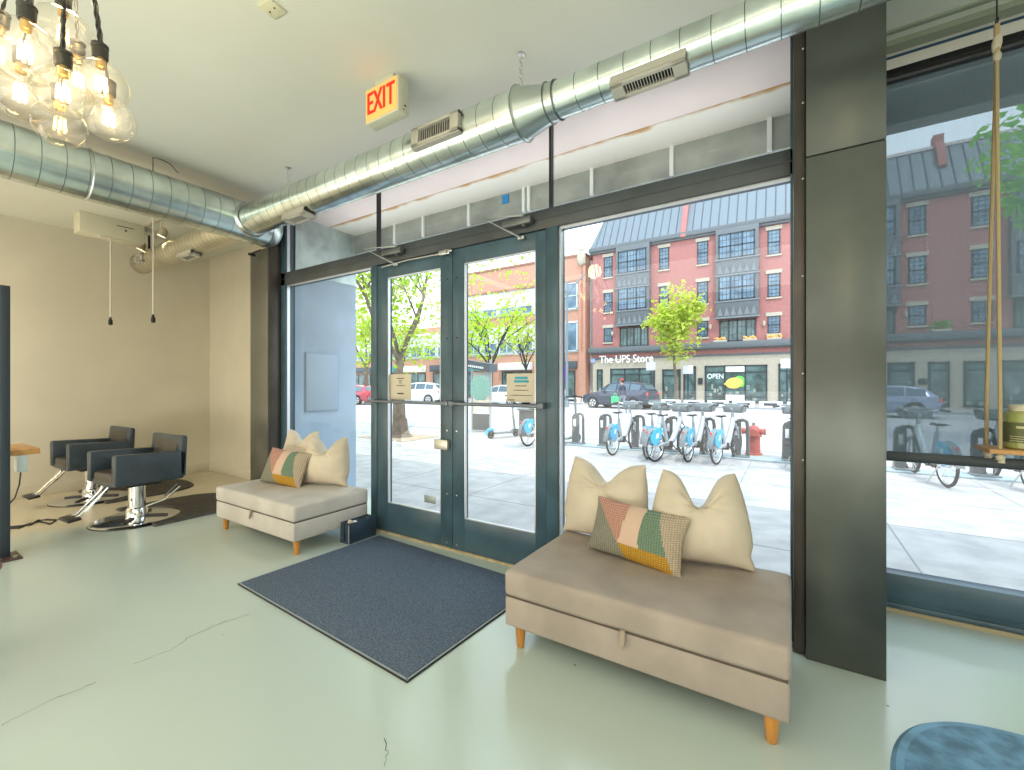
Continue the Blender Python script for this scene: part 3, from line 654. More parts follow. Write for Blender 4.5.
# ================================================================== FURNITURE
def rbox(mb, x0, x1, y0, y1, z0, z1, r, sag=0.0, puff=0.0, seg=4):
    n0 = len(mb.bm.verts); mb.b(x0, x1, y0, y1, z0, z1, bev=r, seg=seg)
    return mb
def bench(name_label, X0, X1, Y0, Y1, fab, tabx):
    t = thing('storage_bench', name_label, 'bench', ((X0+X1)/2, (Y0+Y1)/2, 0))
    def lid(u, v):
        # superellipse-sided soft lid
        a = u*2*PI
        return None
    mb = MB(); w = X1-X0; d = Y1-Y0
    bmx = mb.bm; r = .022
    mb.b(X0-.004, X1+.004, Y0-.004, Y1+.004, .252, .372, bev=r, seg=4)
    bmesh.ops.subdivide_edges(bmx, edges=[e for e in bmx.edges if e.calc_length() > .2], cuts=14, use_grid_fill=True)
    for v in bmx.verts:
        if v.co.z > .33:
            u = (v.co.x-X0)/w*2-1; q = (v.co.y-Y0)/d*2-1
            v.co.z += .008*(1-u*u)*(1-q*q) + .0035*noise.noise(v.co*5) 
        else:
            v.co.z += .002*noise.noise(v.co*9)
        v.co.y += .002*noise.noise(v.co*7+Vector((9, 0, 0)))
    mb.build('lid_cushion', fab, t, world=True, ang=50)
    mb = MB(); mb.b(X0, X1, Y0, Y1, .112, .248, bev=.012, seg=3); mb.build('storage_box', fab, t, world=True)
    mb = MB(); mb.b(X0+.006, X1-.006, Y0+.006, Y1-.006, .244, .256); mb.build('seam', M_seam, t, world=True)
    mb = MB(); mb.prism([(tabx-.008, Y0-.012, .262), (tabx+.012, Y0-.012, .262), (tabx+.016, Y0-.022, .225), (tabx+.006, Y0-.026, .195), (tabx-.006, Y0-.022, .20)], (0, .01, 0)); mb.build('pull_tab', mat('taupe_tab', (.36, .29, .22), .85), t, world=True)
    for x in (X0+.055, X1-.055):
        for y in (Y0+.055, Y1-.055):
            mb = MB(); mb.lathe([(0, 0), (.016, 0), (.018, .003), (.027, .112), (0, .112)], (x, y, 0), (0, 0, 1), 20); mb.build('leg', M_oak, t, world=True)
    return t
bench('wide taupe velvet storage bench in front of the large window by the pillar', -1.14, .0, 1.72, 2.40, M_fab, -.57)
bench('pale taupe velvet storage bench left of the glass doors', -4.17, -3.0, 1.79, 2.44, M_fabL, -3.58)

def pillow(label, base, w, h, th, rz, tilt, dip, m, seed=0, name='throw_pillow', lean=0.0, fl=.0, pattern=None, group=None, tw=1.0):
    o = Vector(base); rnd = random.Random(seed); off = Vector((seed*3.1, seed*1.7, 0))
    mb = MB(); nu, nv = 56, 44; Rm = Matrix.Rotation(rz, 3, 'Z') @ Matrix.Rotation(tilt, 3, 'X') @ Matrix.Rotation(lean, 3, 'Y')
    def sh(u, v, s):
        a = u*2-1; b = v*2-1
        e = max(0.0, (1-abs(a)**2.6)) ; f = max(0.0, (1-abs(b)**2.6))
        T = th*(e**.55)*(f**.55)
        pin = .055
        x = w/2*a*(1 - pin*1.3*(1-b*b))
        z = h/2*b*(1 - pin*(1-a*a))
        up = max(0.0, (b+.15)/1.15)
        z -= dip*math.exp(-(a/.40)**2)*up**1.7
        if dip:
            x *= 1 + (tw-1)*((b+1)/2)**2.2 + .05*math.cos(b*PI/2) - .07*math.exp(-((b+.72)/.16)**2)
            z -= .012*(abs(a)**4)*(1 if b < -.9 else 0)
        if dip:
            fold = .030*math.sin(9*math.atan2(a, .62-b)+seed)*up*math.exp(-((b-.45)/.38)**2)
            T *= 1 - .45*math.exp(-(a/.25)**2)*up
            T += fold*(e*f)**.5
        T += .006*noise.noise(Vector((a*2.5, b*2.5, s*2)) + off)*(e*f)**.5
        return x, s*T/2, z + h/2
    V = {}
    bm = mb.bm; pts = []
    zmin = 1e9
    def P(u, v, s):
        p = Rm @ Vector(sh(u, v, s)); return p
    for s in (-1, 1):
        for i in range(nu+1):
            for j in range(nv+1):
                edge = i in (0, nu) or j in (0, nv)
                k = (i, j, 0 if edge else s)
                if k not in V: V[k] = bm.verts.new(P(i/nu, j/nv, 0 if edge else s))
    zmin = min(v.co.z for v in bm.verts)
    for v in bm.verts: v.co += Vector((0, 0, -zmin)) + o
    for s in (-1, 1):
        for i in range(nu):
            for j in range(nv):
                q = []
                for (a, b) in ((i, j), (i+1, j), (i+1, j+1), (i, j+1)):
                    edge = a in (0, nu) or b in (0, nv); q.append(V[(a, b, 0 if edge else s)])
                f = bm.faces.new(q if s < 0 else q[::-1])
                if pattern: f.material_index = pattern((i+.5)/nu, (j+.5)/nv) if s < 0 else 0
    ob = mb.build(name, m, None, norm=True, ang=75)
    tag(ob, label, 'pillow', group); return ob
def knit(name, c):
    m = mat(name, c, .95, bump=0)
    nt = m.node_tree; N = nt.nodes; L = nt.links; tc = N.new('ShaderNodeTexCoord')
    w1 = N.new('ShaderNodeTexWave'); w1.inputs['Scale'].default_value = 26; w1.bands_direction = 'X'; w1.inputs['Distortion'].default_value = .6
    w2 = N.new('ShaderNodeTexWave'); w2.inputs['Scale'].default_value = 34; w2.bands_direction = 'Z'; w2.inputs['Distortion'].default_value = .6
    L.new(tc.outputs['Object'], w1.inputs['Vector']); L.new(tc.outputs['Object'], w2.inputs['Vector'])
    mu = N.new('ShaderNodeMath'); mu.operation = 'MULTIPLY'; L.new(w1.outputs['Fac'], mu.inputs[0]); L.new(w2.outputs['Fac'], mu.inputs[1])
    bp = N.new('ShaderNodeBump'); bp.inputs['Strength'].default_value = .9; bp.inputs['Distance'].default_value = .006; L.new(mu.outputs[0], bp.inputs['Height']); L.new(bp.outputs[0], N['Principled BSDF'].inputs['Normal'])
    mx = N.new('ShaderNodeMix'); mx.data_type = 'RGBA'; mx.inputs[6].default_value = (*[k*.55 for k in c], 1); mx.inputs[7].default_value = (*[min(1, k*1.25) for k in c], 1)
    pw = N.new('ShaderNodeMath'); pw.operation = 'POWER'; pw.inputs[1].default_value = .5; L.new(mu.outputs[0], pw.inputs[0]); L.new(pw.outputs[0], mx.inputs[0]); L.new(mx.outputs[2], N['Principled BSDF'].inputs['Base Color'])
    return m
KN = [knit('knit_grey_green', (.34, .33, .25)), knit('knit_pink', (.68, .36, .27)), mat('smooth_blush', (.62, .44, .33), .9), knit('knit_sage', (.22, .33, .22)), knit('knit_mustard', (.66, .36, .04)), knit('knit_cream', (.62, .50, .36))]
def patt(u, v):
    def line(a, b): # x at v along a->b
        return a[0] + (b[0]-a[0])*((v-a[1])/(b[1]-a[1]))
    g = line((0, 1), (.38, .24)) if v > .24 else line((.38, .24), (.47, 0))
    if u < g: return 0
    c = line((.72, 1), (.94, 0))
    if u > c: return 5
    if v < .24: return 4
    if u < line((.42, 1), (.38, .24)): return 1
    if u < line((.58, 1), (.60, .24)): return 2
    return 3
GP = 'beige linen pillows standing on the benches'
zb = .377
pillow('beige linen pillow at the left end of the wide bench with two pointed corners', (-.895, 2.345, zb-.015), .54, .445, .21, R(-9), R(-9), .11, M_linen, 1, group=GP, tw=.84)
pillow('beige linen pillow at the right of the wide bench, slumped open in the middle', (-.37, 2.27, zb-.012), .49, .445, .24, R(14), R(-11), .17, M_linen, 2, group=GP, tw=.68)
pillow('small woven lumbar pillow of pink, sage and mustard blocks on the wide bench', (-.66, 2.105, zb-.008), .50, .275, .14, R(-8), R(-22), 0, KN, 3, name='lumbar_pillow', pattern=patt, lean=R(3))
pillow('beige linen pillow leaning by the window frame on the left bench', (-3.86, 2.33, zb-.012), .50, .45, .17, R(4), R(-10), .11, M_linen, 4, group=GP, tw=.82)
pillow('beige linen pillow nearest the doors on the left bench', (-3.415, 2.31, zb-.012), .47, .42, .21, R(20), R(-10), .14, M_linen, 5, group=GP, tw=.76)
pillow('woven lumbar pillow of pink, sage and mustard blocks on the left bench', (-3.715, 2.085, zb-.008), .50, .31, .14, R(10), R(-22), 0, KN, 6, name='lumbar_pillow', pattern=patt, lean=R(3))

# door mat
mb = MB(); mb.box((0, 0, .004), (1.56, 1.07, .008)); dm = thing('door_mat', 'large dark blue-grey carpet mat on the floor before the doors', 'door mat', (-2.105, 1.868, 0), R(-2.6))
mb.build('rubber_backing', M_black, dm)
mb = MB(); mb.box((0, 0, .010), (1.53, 1.04, .008), bev=.003); mb.build('carpet_pile', M_mat, dm)
mb = MB()
for sy in (-1, 1): mb.box((0, sy*.527, .0095), (1.555, .008, .003))
for sx_ in (-1, 1): mb.box((sx_*.772, 0, .0095), (.008, 1.06, .003))
mb.build('edge_strip', mat('pale_mat_edge', (.30, .34, .36), .6), dm)

# slotted caddy beside the left bench
t = thing('slotted_box', 'small dark blue-black slotted box on the floor between bench and door', 'box', (-2.93, 2.32, 0))
Xa, Xb, Ya, Yb_ = -3.005, -2.895, 2.175, 2.44
mb = MB(); z1 = .16
mb.b(Xa, Xb, Ya, Yb_, 0, .012); mb.b(Xa, Xa+.012, Ya, Yb_, .012, z1, bev=.002); mb.b(Xb-.012, Xb, Ya, Yb_, .012, z1, bev=.002)
for k in range(5):
    y = Ya + (Yb_-Ya-.012)*k/4; mb.b(Xa+.012, Xb-.012, y, y+.012, .012, z1, bev=.002)
mb.b(-2.956, -2.944, Ya, Yb_, .012, z1)
mb.build('slotted_body', mat('blue_black_plastic', (.03, .055, .085), .4, var=.15), t, world=True)
mb = MB(); mb.ell((-2.925, 2.205, .165), (.018, .018, .018), 12); mb.build('bead', M_linen, t, world=True)
mb = MB(); mb.box((-2.915, 2.24, .158), (.03, .03, .02), bev=.004); mb.build('paper_wad', M_wt, t, world=True)
mb = MB(); mb.b(-2.9, -2.893, Ya-.003, Ya, .0, .15); mb.build('corner_strip', M_bead, t, world=True)

# barber chairs
def barber(label, loc, rz):
    t = thing('barber_chair', label, 'barber chair', loc, rz)      # faces -Y locally
    mb = MB(); mb.lathe([(0, 0), (.325, 0), (.33, .008), (.31, .016), (.285, .02), (.08, .03), (0, .03)], (0, 0, 0), (0, 0, 1), 48); bs_ = mb.build('round_base', M_chrome, t)
    mb = MB(); mb.lathe([(.300, .017), (.332, .006), (.336, .0), (.33, .0)], (0, 0, 0), (0, 0, 1), 48); mb.build('base_ring', M_black, bs_)
    mb = MB()
    for k in range(4):
        a = PI/4 + k*PI/2; mb.prism([(.05*math.cos(a)-.02*math.sin(a), .05*math.sin(a)+.02*math.cos(a), .03), (.24*math.cos(a)-.012*math.sin(a), .24*math.sin(a)+.012*math.cos(a), .022), (.24*math.cos(a)+.012*math.sin(a), .24*math.sin(a)-.012*math.cos(a), .022), (.05*math.cos(a)+.02*math.sin(a), .05*math.sin(a)-.02*math.cos(a), .03)], (0, 0, .014))
    mb.build('base_rib', M_black, bs_)
    mb = MB(); mb.lathe([(0, .03), (.085, .03), (.08, .10), (.065, .12), (.062, .33), (0, .33)], (0, 0, 0), (0, 0, 1), 6 if False else 28); mb.build('hydraulic_column', M_chrome, t)
    mb = MB(); mb.box((0, 0, .345), (.30, .26, .03), bev=.006); mb.build('mounting_plate', M_black, t)
    mb = MB(); mb.tube([(.06, .05, .12), (.10, .18, .16), (.12, .29, .26), (.04, .30, .27), (.03, .20, .17)], .008, 8); mb.build('pump_lever', M_steel, t)
    mb = MB(); mb.box((0, -.01, .425), (.38, .48, .10), bev=.03, seg=3); mb.build('seat_cushion', M_vinyl2, t)
    mb = MB(); mb.box((0, 0, .385), (.42, .50, .05), bev=.012); mb.build('seat_shell', M_vinyl, t)
    for s in (-1, 1):
        mb = MB(); x0 = s*.255; prof = [(-.26, .375), (.25, .365), (.265, .42), (.275, .62), (.20, .625), (-.25, .645), (-.262, .63)]
        mb.prism([(x0 - s*.035, y, z) for y, z in prof], (s*.07, 0, 0))
        bmesh.ops.bevel(mb.bm, geom=list(mb.bm.edges), offset=.014, segments=3, affect='EDGES', profile=.5)
        mb.build('armrest', M_vinyl, t)
    mb = MB(); mb.prism([(-.29, .215, .40), (-.29, .225, .62), (-.29, .235, .765), (-.29, .27, .768), (-.29, .285, .75), (-.29, .27, .38)], (.58, 0, 0))
    bmesh.ops.bevel(mb.bm, geom=list(mb.bm.edges), offset=.016, segments=3, affect='EDGES', profile=.5)
    mb.build('backrest', M_vinyl, t)
    mb = MB(); mb.box((0, .225, .60), (.43, .03, .27), rot=(R(-9), 0, 0), bev=.012); mb.build('back_cushion', M_vinyl2, t)
    fr = []
    mb = MB()
    for s in (-1, 1): mb.tube([(s*.05, -.20, .375), (s*.045, -.27, .29), (s*.04, -.40, .15), (s*.04, -.44, .13)], .011, 8)
    mb.build('footrest_bar', M_chrome, t)
    mb = MB(); mb.box((0, -.455, .128), (.22, .09, .024), rot=(R(6), 0, 0), bev=.013, seg=3); mb.build('footrest', M_black, t)
    return t
ch = barber('black vinyl barber chair on a round chrome base nearer the camera', (-5.10, 1.53, .0), R(4))
dup(ch, (-6.43, 1.54, .0), R(2), 'black vinyl barber chair farther back, closest to the left wall')

def salon_mat(label, loc, rz, w, d, m, cut=True, rcorner=None, h=.018):
    t = thing('salon_mat', label, 'floor mat', loc, rz)     # origin at the front edge centre, extends +Y
    def outline(ins):
        P = []; W = w/2-ins
        n = 64
        for k in range(n+1):
            a = PI*k/n; c, s = math.cos(a), math.sin(a)
            e = .72
            P.append((W*(abs(c)**e)*(1 if c > 0 else -1), d*.42 + (d*.58-ins)*(abs(s)**e)))
        P.append((-W, ins))
        if cut:
            for k in range(13):
                a = PI - PI*k/12; P.append(((.36+ins)*math.cos(a), .0+ins*0 + (.34+ins)*math.sin(a) + (ins if k in (0, 12) else 0)))
        P.append((W, ins)); return P
    A = outline(0); B = outline(.014); C_ = outline(.034)
    mb = MB(); bm = mb.bm
    va = [bm.verts.new((x, y, 0)) for x, y in A]; vb = [bm.verts.new((x, y, h)) for x, y in B]
    n = len(va)
    for i in range(n): bm.faces.new((va[i], va[(i+1) % n], vb[(i+1) % n], vb[i]))
    bm.faces.new(vb); bm.faces.new(va[::-1])
    mb.build('bevelled_pad', m, t)
    mb = MB(); bm = mb.bm
    f = bm.faces.new([bm.verts.new((x, y, h+.001)) for x, y in C_]); 
    mb.build('textured_top', mat('mat_top_'+m.name, tuple(c*.85 for c in MATS[m.name].node_tree.nodes['Principled BSDF'].inputs['Base Color'].default_value[:3]), .6, var=.35, scale=16, bump=.5, bscale=50), t, norm=True)
    return t
salon_mat('grey rubber salon mat behind the nearer barber chair', (-5.18, 1.53, 0), 0, .98, .92, M_rub)
salon_mat('grey rubber salon mat behind the farther barber chair', (-6.50, 1.55, 0), 0, .98, .92, M_rub)
salon_mat('charcoal padded salon mat with painted blue daylight on the floor before the shaded window', (.79, 1.10, 0), 0, 1.06, 1.18, M_rubB, cut=False, h=.014)

# styling station at the left edge
t = thing('styling_station', 'oak styling shelf on black steel posts at the left edge', 'salon station', (-4.9, .4, 0))
for (x, y) in ((-4.77, .675), (-4.77, -.75)):
    mb = MB(); mb.b(x-.03, x+.03, y-.025, y+.025, .012, 1.96, bev=.003); ps = mb.build('post', mat('blue_black_steel', (.035, .05, .065), .4, .3), t, world=True)
    mb = MB(); mb.b(x-.09, x+.13, y-.07, y+.07, 0, .012, bev=.002); mb.build('foot_plate', mat('brown_foot_plate', (.10, .06, .055), .4, .3), ps, world=True)
    for s in (-1, 1):
        mb = MB(); mb.cyl((x+.09, y+s*.04, .012), (x+.09, y+s*.04, .026), .013, seg=6); mb.build('bolt', M_steel, ps, world=True)
mb = MB(); mb.b(-5.35, -4.83, -.9, .865, .722, .762, bev=.003); mb.build('shelf_board', M_wood, t, world=True)
for yy in (.64, -.75):
    mb = MB(); mb.b(-4.86, -4.77, yy-.02, yy+.02, .69, .722); mb.build('shelf_bracket', M_black, t, world=True)
mb = MB(); mb.b(-4.90, -4.79, .74, .795, .60, .722, bev=.006); mb.build('power_box', mat('pale_grey_plastic', (.48, .56, .56), .5), t, world=True)
mb = MB(); mb.tube([(-4.86, .77, .61), (-4.88, .765, .5), (-4.92, .75, .40), (-4.98, .70, .3)], .005, 6); mb.build('power_cable', M_black, t, world=True)
mb = MB(); mb.tube([(-4.9, .70, .764), (-4.95, .72, .775), (-5.0, .66, .83), (-5.05, .55, .9)], .006, 6); mb.build('shelf_cable', M_black, t, world=True)
mb = MB(); mb.b(-4.79, -4.77, -.72, .645, .95, 1.93); mb.build('mirror_panel', mat('mirror_glass', (.8, .82, .82), .03, 1.0), t, world=True)
mb = MB(); pts = [onZ(*p, .006) for p in ((8, 527), (20, 526), (30, 525), (38, 520.5), (47, 519.5), (56, 520), (50, 524), (40, 521.5), (30, 523.5), (18, 528), (9, 528.5))]
mb.tube(pts, .009, 6); tag(mb.build('power_cable', M_black), 'black power cable looped on the floor by the left post', 'cable')
# stool
t = thing('low_stool', 'low stool with brown seat and thin black legs at the left edge', 'stool', (-3.015, .20, 0))
mb = MB(); mb.lathe([(0, .415), (.19, .415), (.215, .425), (.22, .44), (.21, .455), (.18, .463), (0, .466)], (-3.015, .20, 0), (0, 0, 1), 36); mb.build('seat', mat('brown_leather_seat', (.22, .07, .045), .4), t, world=True)
for k in range(4):
    a = R(45) + k*PI/2 - R(8); x = -3.015+.23*math.cos(a); y = .20+.23*math.sin(a)
    mb = MB(); mb.tube([(-3.015+.17*math.cos(a), .20+.17*math.sin(a), .42), (x, y, .40), (x, y, .008)], .008, 8); mb.cyl((x, y, 0), (x, y, .008), .013); mb.build('leg', mat('navy_black_metal', (.02, .03, .06), .4, .3), t, world=True)

# swing shelf + jar
t = thing('swing_shelf', 'small oak shelf hanging on jute ropes before the shaded window', 'hanging shelf', (1.15, 2.93, .93))
mb = MB(); mb.b(.76, 1.56, 2.83, 3.03, .935, .957, bev=.006); mb.build('shelf_board', M_wood, t, world=True)
for xx in (.80, 1.52):
    mb = MB(); k = Vector((xx+.012, 2.93, 2.80))
    mb.tube([(xx, 2.85, .93), (xx, 2.85, 1.2), (xx+.006, 2.90, 2.2), k], .0075, 8); mb.tube([(xx, 3.01, .93), (xx, 3.01, 1.2), (xx+.006, 2.96, 2.2), k], .0075, 8)
    mb.tube([k, k+Vector((0, 0, .06)), k+Vector((0, 0, .13))], .011, 8)
    rp = mb.build('rope', M_rope, t, world=True)
    MK = mat('pale_rope_knot', (.66, .58, .42), .9, bump=.5, bscale=300)
    mb = MB(); mb.ell(k+Vector((0, 0, -.02)), (.016, .016, .028), 10); mb.ell(k+Vector((0, 0, .04)), (.018, .015, .045), 10, rot=(.1, .1, 0)); mb.build('knot', MK, rp, world=True)
    for y in (2.85, 3.01):
        mb = MB(); mb.ell((xx, y, .918), (.017, .017, .016), 10); mb.cyl((xx+.004, y, .895), (xx+.004, y, .912), .013, .010); mb.build('knot', MK, rp, world=True)
    mb = MB(); mb.torus(k+Vector((0, 0, .145)), (1, 0, 0), .014, .003, 14, 6); mb.cyl(k+Vector((0, 0, .158)), (k.x, k.y, ZC), .003); mb.build('hook', M_black, rp, world=True)
t = thing('glass_jar', 'olive jar with cream lid standing on the hanging shelf', 'jar', (.898, 2.93, .957))
mb = MB(); mb.lathe([(0, 0), (.06, 0), (.067, .006), (.068, .155), (.06, .168), (.045, .173), (0, .173)], (.898, 2.93, .957), (0, 0, 1), 32); mb.build('jar_body', mat('olive_jar', (.40, .42, .14), .25, coat=.3), t, world=True)
mb = MB(); mb.lathe([(0, 0), (.043, 0), (.044, .02), (.038, .028), (0, .03)], (.89, 2.93, 1.129), (0, 0, 1), 28); mb.build('lid', mat('cream_lid', (.70, .64, .46), .5), t, world=True)
mb = MB(); mb.lathe([(.0685, .03), (.0690, .03), (.0690, .122), (.0685, .122)], (.898, 2.93, .957), (0, 0, 1), 32); lb = mb.build('jar_label', mat('dark_olive_label', (.15, .16, .06), .5), t, world=True)
mb = MB()
for z, hw in ((.10, .2), (.058, .6), (.048, .55), (.038, .6)):
    for k in range(10):
        a = R(-115) + hw*(k/9*2-1)*.8 ; mb.box((.898+.0695*math.cos(a), 2.93+.0695*math.sin(a), .957+z), (.002, .006, .003 if z < .09 else .01), rot=(0, 0, a))
mb.build('label_print', mat('pale_print', (.65, .62, .36), .6), lb, world=True)

# ================================================================== BUILDINGS ACROSS THE STREET
YBLD = 36.0
b = thing('brick_building', 'long four-storey pink brick building with grey metal mansard roof across the street', 'building', (0, YBLD+4, ZG))
mb = MB(); mb.b(-14.59, 26, YBLD, YBLD+9, 4.35, 12.72); mb.build('brick_wall', M_brick, b, world=True)
mb = MB(); mb.b(-14.59, 26, YBLD+.02, YBLD+9, ZG, 3.54); mb.build('stone_front', M_stone, b, world=True)
mb = MB(); mb.b(-14.7, 26, YBLD-.02, YBLD+9, 3.50, 3.95); mb.build('brick_band', M_brick, b, world=True)
mb = MB(); mb.b(-14.85, 26, YBLD-.45, YBLD+1, 3.95, 4.40, bev=.05); mb.b(-14.8, 26, YBLD-.3, YBLD+1, 3.88, 4.0); mb.b(-14.7, 26, YBLD-.06, YBLD+.3, 3.40, 3.54); mb.build('ledge', M_slate, b, world=True)
mb = MB(); mb.b(-14.9, 26, YBLD-.35, YBLD+1, 12.72, 13.10, bev=.05); mb.b(-14.8, 26, YBLD-.2, YBLD+1, 12.55, 12.75); mb.build('cornice', M_slate, b, world=True)
mb = MB(); mb.prism([(-14.8, YBLD-.2, 13.1), (-13.9, YBLD+1.9, 16.1), (-13.9, YBLD+9, 16.1), (-14.8, YBLD+9, 13.1)], (.01, 0, 0)); mb.bm.clear() 
V = [mb.bm.verts.new(p) for p in ((-14.8, YBLD-.2, 13.1), (26, YBLD-.2, 13.1), (26, YBLD+1.4, 16.1), (-14.0, YBLD+1.4, 16.1), (-14.8, YBLD+9, 13.1), (26, YBLD+9, 13.1), (26, YBLD+8, 16.1), (-14.0, YBLD+8, 16.1))]
for q in ((0, 1, 2, 3), (4, 7, 6, 5), (0, 3, 7, 4), (1, 5, 6, 2), (3, 2, 6, 7), (0, 4, 5, 1)): mb.bm.faces.new([V[i] for i in q])
rf = mb.build('mansard_roof', M_roof, b, world=True)
mb = MB()
for k in range(66):
    x = -14.3 + k*.61; x2 = max(x, -13.95)
    mb.tube([(x, YBLD-.23, 13.1), (x2, YBLD+1.38, 16.1)], .035, 4)
mb.build('standing_seam', mat('roof_seam', (.09, .11, .14), .6), rf, world=True)
mb = MB(); mb.b(-14.1, 26, YBLD+1.3, YBLD+2, 16.05, 16.25); mb.build('roof_trim', mat('pale_roof_trim', (.55, .5, .48), .6), rf, world=True)
for x in (-7.02, 7.82, 22.0):
    mb = MB(); z0_ = 12.7 if x < 0 else 14.6; y0_ = YBLD-.32 if x < 0 else YBLD+.45; mb.prism([(x-.2, y0_-.06, z0_), (x-.2, y0_, z0_+.5), (x-.2, YBLD+1.25, 16.5), (x-.2, YBLD+4, 16.5), (x-.2, YBLD+4, 12.7)], (.4, 0, 0))
    mb.b(x-.24, x+.24, YBLD+1.3, YBLD+2.0, 16.4, 16.9); mb.build('fire_wall', M_brick, b, world=True)
ROWS = ((10.45, 12.21), (7.43, 9.12), (4.86, 6.10))
def win(parent, x0, x1, z0, z1, nc=1, nr=2, mun=2, y=YBLD, pm=None, fr=.07, fm=None, mr=3):
    mb = MB(); fm = fm or M_win
    mb.b(x0, x1, y-.06, y+.05, z0, z0+fr); mb.b(x0, x1, y-.06, y+.05, z1-fr, z1)
    for k in range(nc+1):
        x = x0 + (x1-x0-fr)*k/nc; mb.b(x, x+fr, y-.06, y+.05, z0, z1)
    if nr > 1: mb.b(x0, x1, y-.06, y+.05, (z0+z1)/2-.035, (z0+z1)/2+.035)
    if mun:
        for k in range(nc):
            a = x0 + (x1-x0)*k/nc; c = (x1-x0)/nc
            for j in range(1, mun+1): mb.b(a+c*j/(mun+1)-.012, a+c*j/(mun+1)+.012, y-.03, y+.03, z0, z1)
        n = nr*mr if nr > 1 else mr
        for j in range(1, n):
            z = z0+(z1-z0)*j/n; mb.b(x0, x1, y-.03, y+.03, z-.012, z+.012)
    f = mb.build('window', fm, parent, world=True, smooth=False)
    mb = MB(); mb.b(x0+.02, x1-.02, y-.012, y+.02, z0+.02, z1-.02); mb.build('pane', pm or M_pane, f, world=True, smooth=False)
    return f
cols = [(-13.56, -12.81), (-8.9, -8.15), (-6.04, -5.28), (-1.36, -.59), (1.45, 2.2), (6.17, 6.98), (8.95, 9.78), (14.0, 14.75), (17.0, 17.8)]
for (x0, x1) in cols:
    for r, (z0, z1) in enumerate(ROWS):
        win(b, x0, x1, z0, z1)
        mb = MB(); mb.b(x0-.12, x1+.12, YBLD-.07, YBLD+.02, z1, z1+.26); mb.b(x0-.08, x1+.08, YBLD-.1, YBLD+.02, z0-.12, z0); mb.build('stone_lintel', M_stone, b, world=True, smooth=False)
for (x0, x1) in ((-12.35, -9.57), (-4.69, -1.88), (2.92, 5.74), (10.42, 13.2)):
    mb = MB(); mb.b(x0, x1, YBLD-.5, YBLD+.1, 6.10, 12.75, bev=.03); by = mb.build('bay', M_slate, b, world=True)
    mb = MB()
    for (z0, z1) in ((9.3, 10.38), (6.2, 7.3)):
        n = 6
        for k in range(n):
            a = x0+.1+(x1-x0-.2)*k/n; c = (x1-x0-.2)/n
            mb.prism([(a+.03, YBLD-.53, z0+.1), (a+c/2, YBLD-.56, (z0+z1)/2+.2), (a+c-.03, YBLD-.53, z0+.1)], (0, .03, 0))
        mb.b(x0-.06, x1+.06, YBLD-.56, YBLD-.45, z1, z1+.1); mb.b(x0-.06, x1+.06, YBLD-.58, YBLD-.4, z0-.1, z0+.02)
    mb.build('spandrel_relief', mat('relief_panel', (.17, .19, .21), .6), by, world=True, smooth=False)
    win(b, x0+.2, x1-.24, 10.48, 12.33, nc=3, nr=2, mun=2, y=YBLD-.5, fr=.09, mr=2)
    win(b, x0+.2, x1-.24, 7.42, 9.27, nc=3, nr=2, mun=2, y=YBLD-.5, fr=.09, mr=2)
    win(b, x0+.2, x1-.2, 4.42, 6.03, nc=4, nr=1, mun=1, y=YBLD-.02, fr=.1, pm=M_paneD)
    for xx in (x0-.42, x1+.3):
        mb = MB(); mb.ell((xx, YBLD-.12, 5.6), (.1, .1, .22), 8); mb.build('wall_lamp', M_stone, b, world=True)
# shop fronts: name, x0, x1, columns
for (x0, x1, z1, nc, nr) in ((-14.2, -13.69, 2.55, 1, 1), (-12.99, -9.25, 2.60, 3, 1), (-8.66, -7.26, 2.45, 1, 1), (-7.05, -6.14, 2.65, 1, 1), (-5.5, -1.38, 2.67, 3, 1), (-.7, .9, 2.70, 1, 1),
                            (1.6, 4.6, 2.62, 3, 1), (5.2, 6.46, 2.62, 1, 1), (7.08, 8.02, 2.62, 1, 1), (8.62, 9.6, 2.62, 1, 1), (10.15, 13.6, 2.62, 3, 1), (14.4, 17, 2.6, 2, 1)):
    w_ = win(b, x0, x1, ZG+.12, z1, nc=nc, nr=nr, mun=0, y=YBLD, fr=.10, pm=M_paneD)
    mb = MB(); mb.b(x0, x1, YBLD-.05, YBLD, z1-.55, z1-.47); mb.b(x0, x1, YBLD-.05, YBLD, ZG+.5, ZG+.56); mb.build('glazing_bar', M_win, w_, world=True)
    mb = MB(); rnd = random.Random(int(x0*10))
    for k in range(int((x1-x0)*3)):
        a = rnd.uniform(x0+.12, x1-.3); z = rnd.uniform(.0, .9); mb.b(a, a+rnd.uniform(.1, .3), YBLD-.022, YBLD-.013, z, z+rnd.uniform(.15, .5))
    if len(mb.bm.verts): mb.build('shop_display', mat('shop_display', (.16, .22, .22), .6, col2=(.34, .38, .32), scale=2), w_, world=True, smooth=False)
    else: mb.bm.free()
mb = MB()
for z in (.35, .8, 1.25, 1.7, 2.15, 2.6, 3.05):
    mb.b(-14.6, 26, YBLD+.012, YBLD+.03, z, z+.03)
mb.build('stone_joint', mat('pale_stone_joint', (.50, .44, .36), .9), b, world=True)  # joint lines slightly paler than the stone
# dark stone plaque, small signs
mb = MB(); mb.b(-5.98, -5.66, YBLD-.04, YBLD+.03, 1.25, 1.75); mb.build('wall_plaque', M_win, b, world=True)
mb = MB(); mb.b(6.63, 7.0, YBLD-.04, YBLD+.03, 1.25, 1.6); mb.build('wall_plaque', M_win, b, world=True)
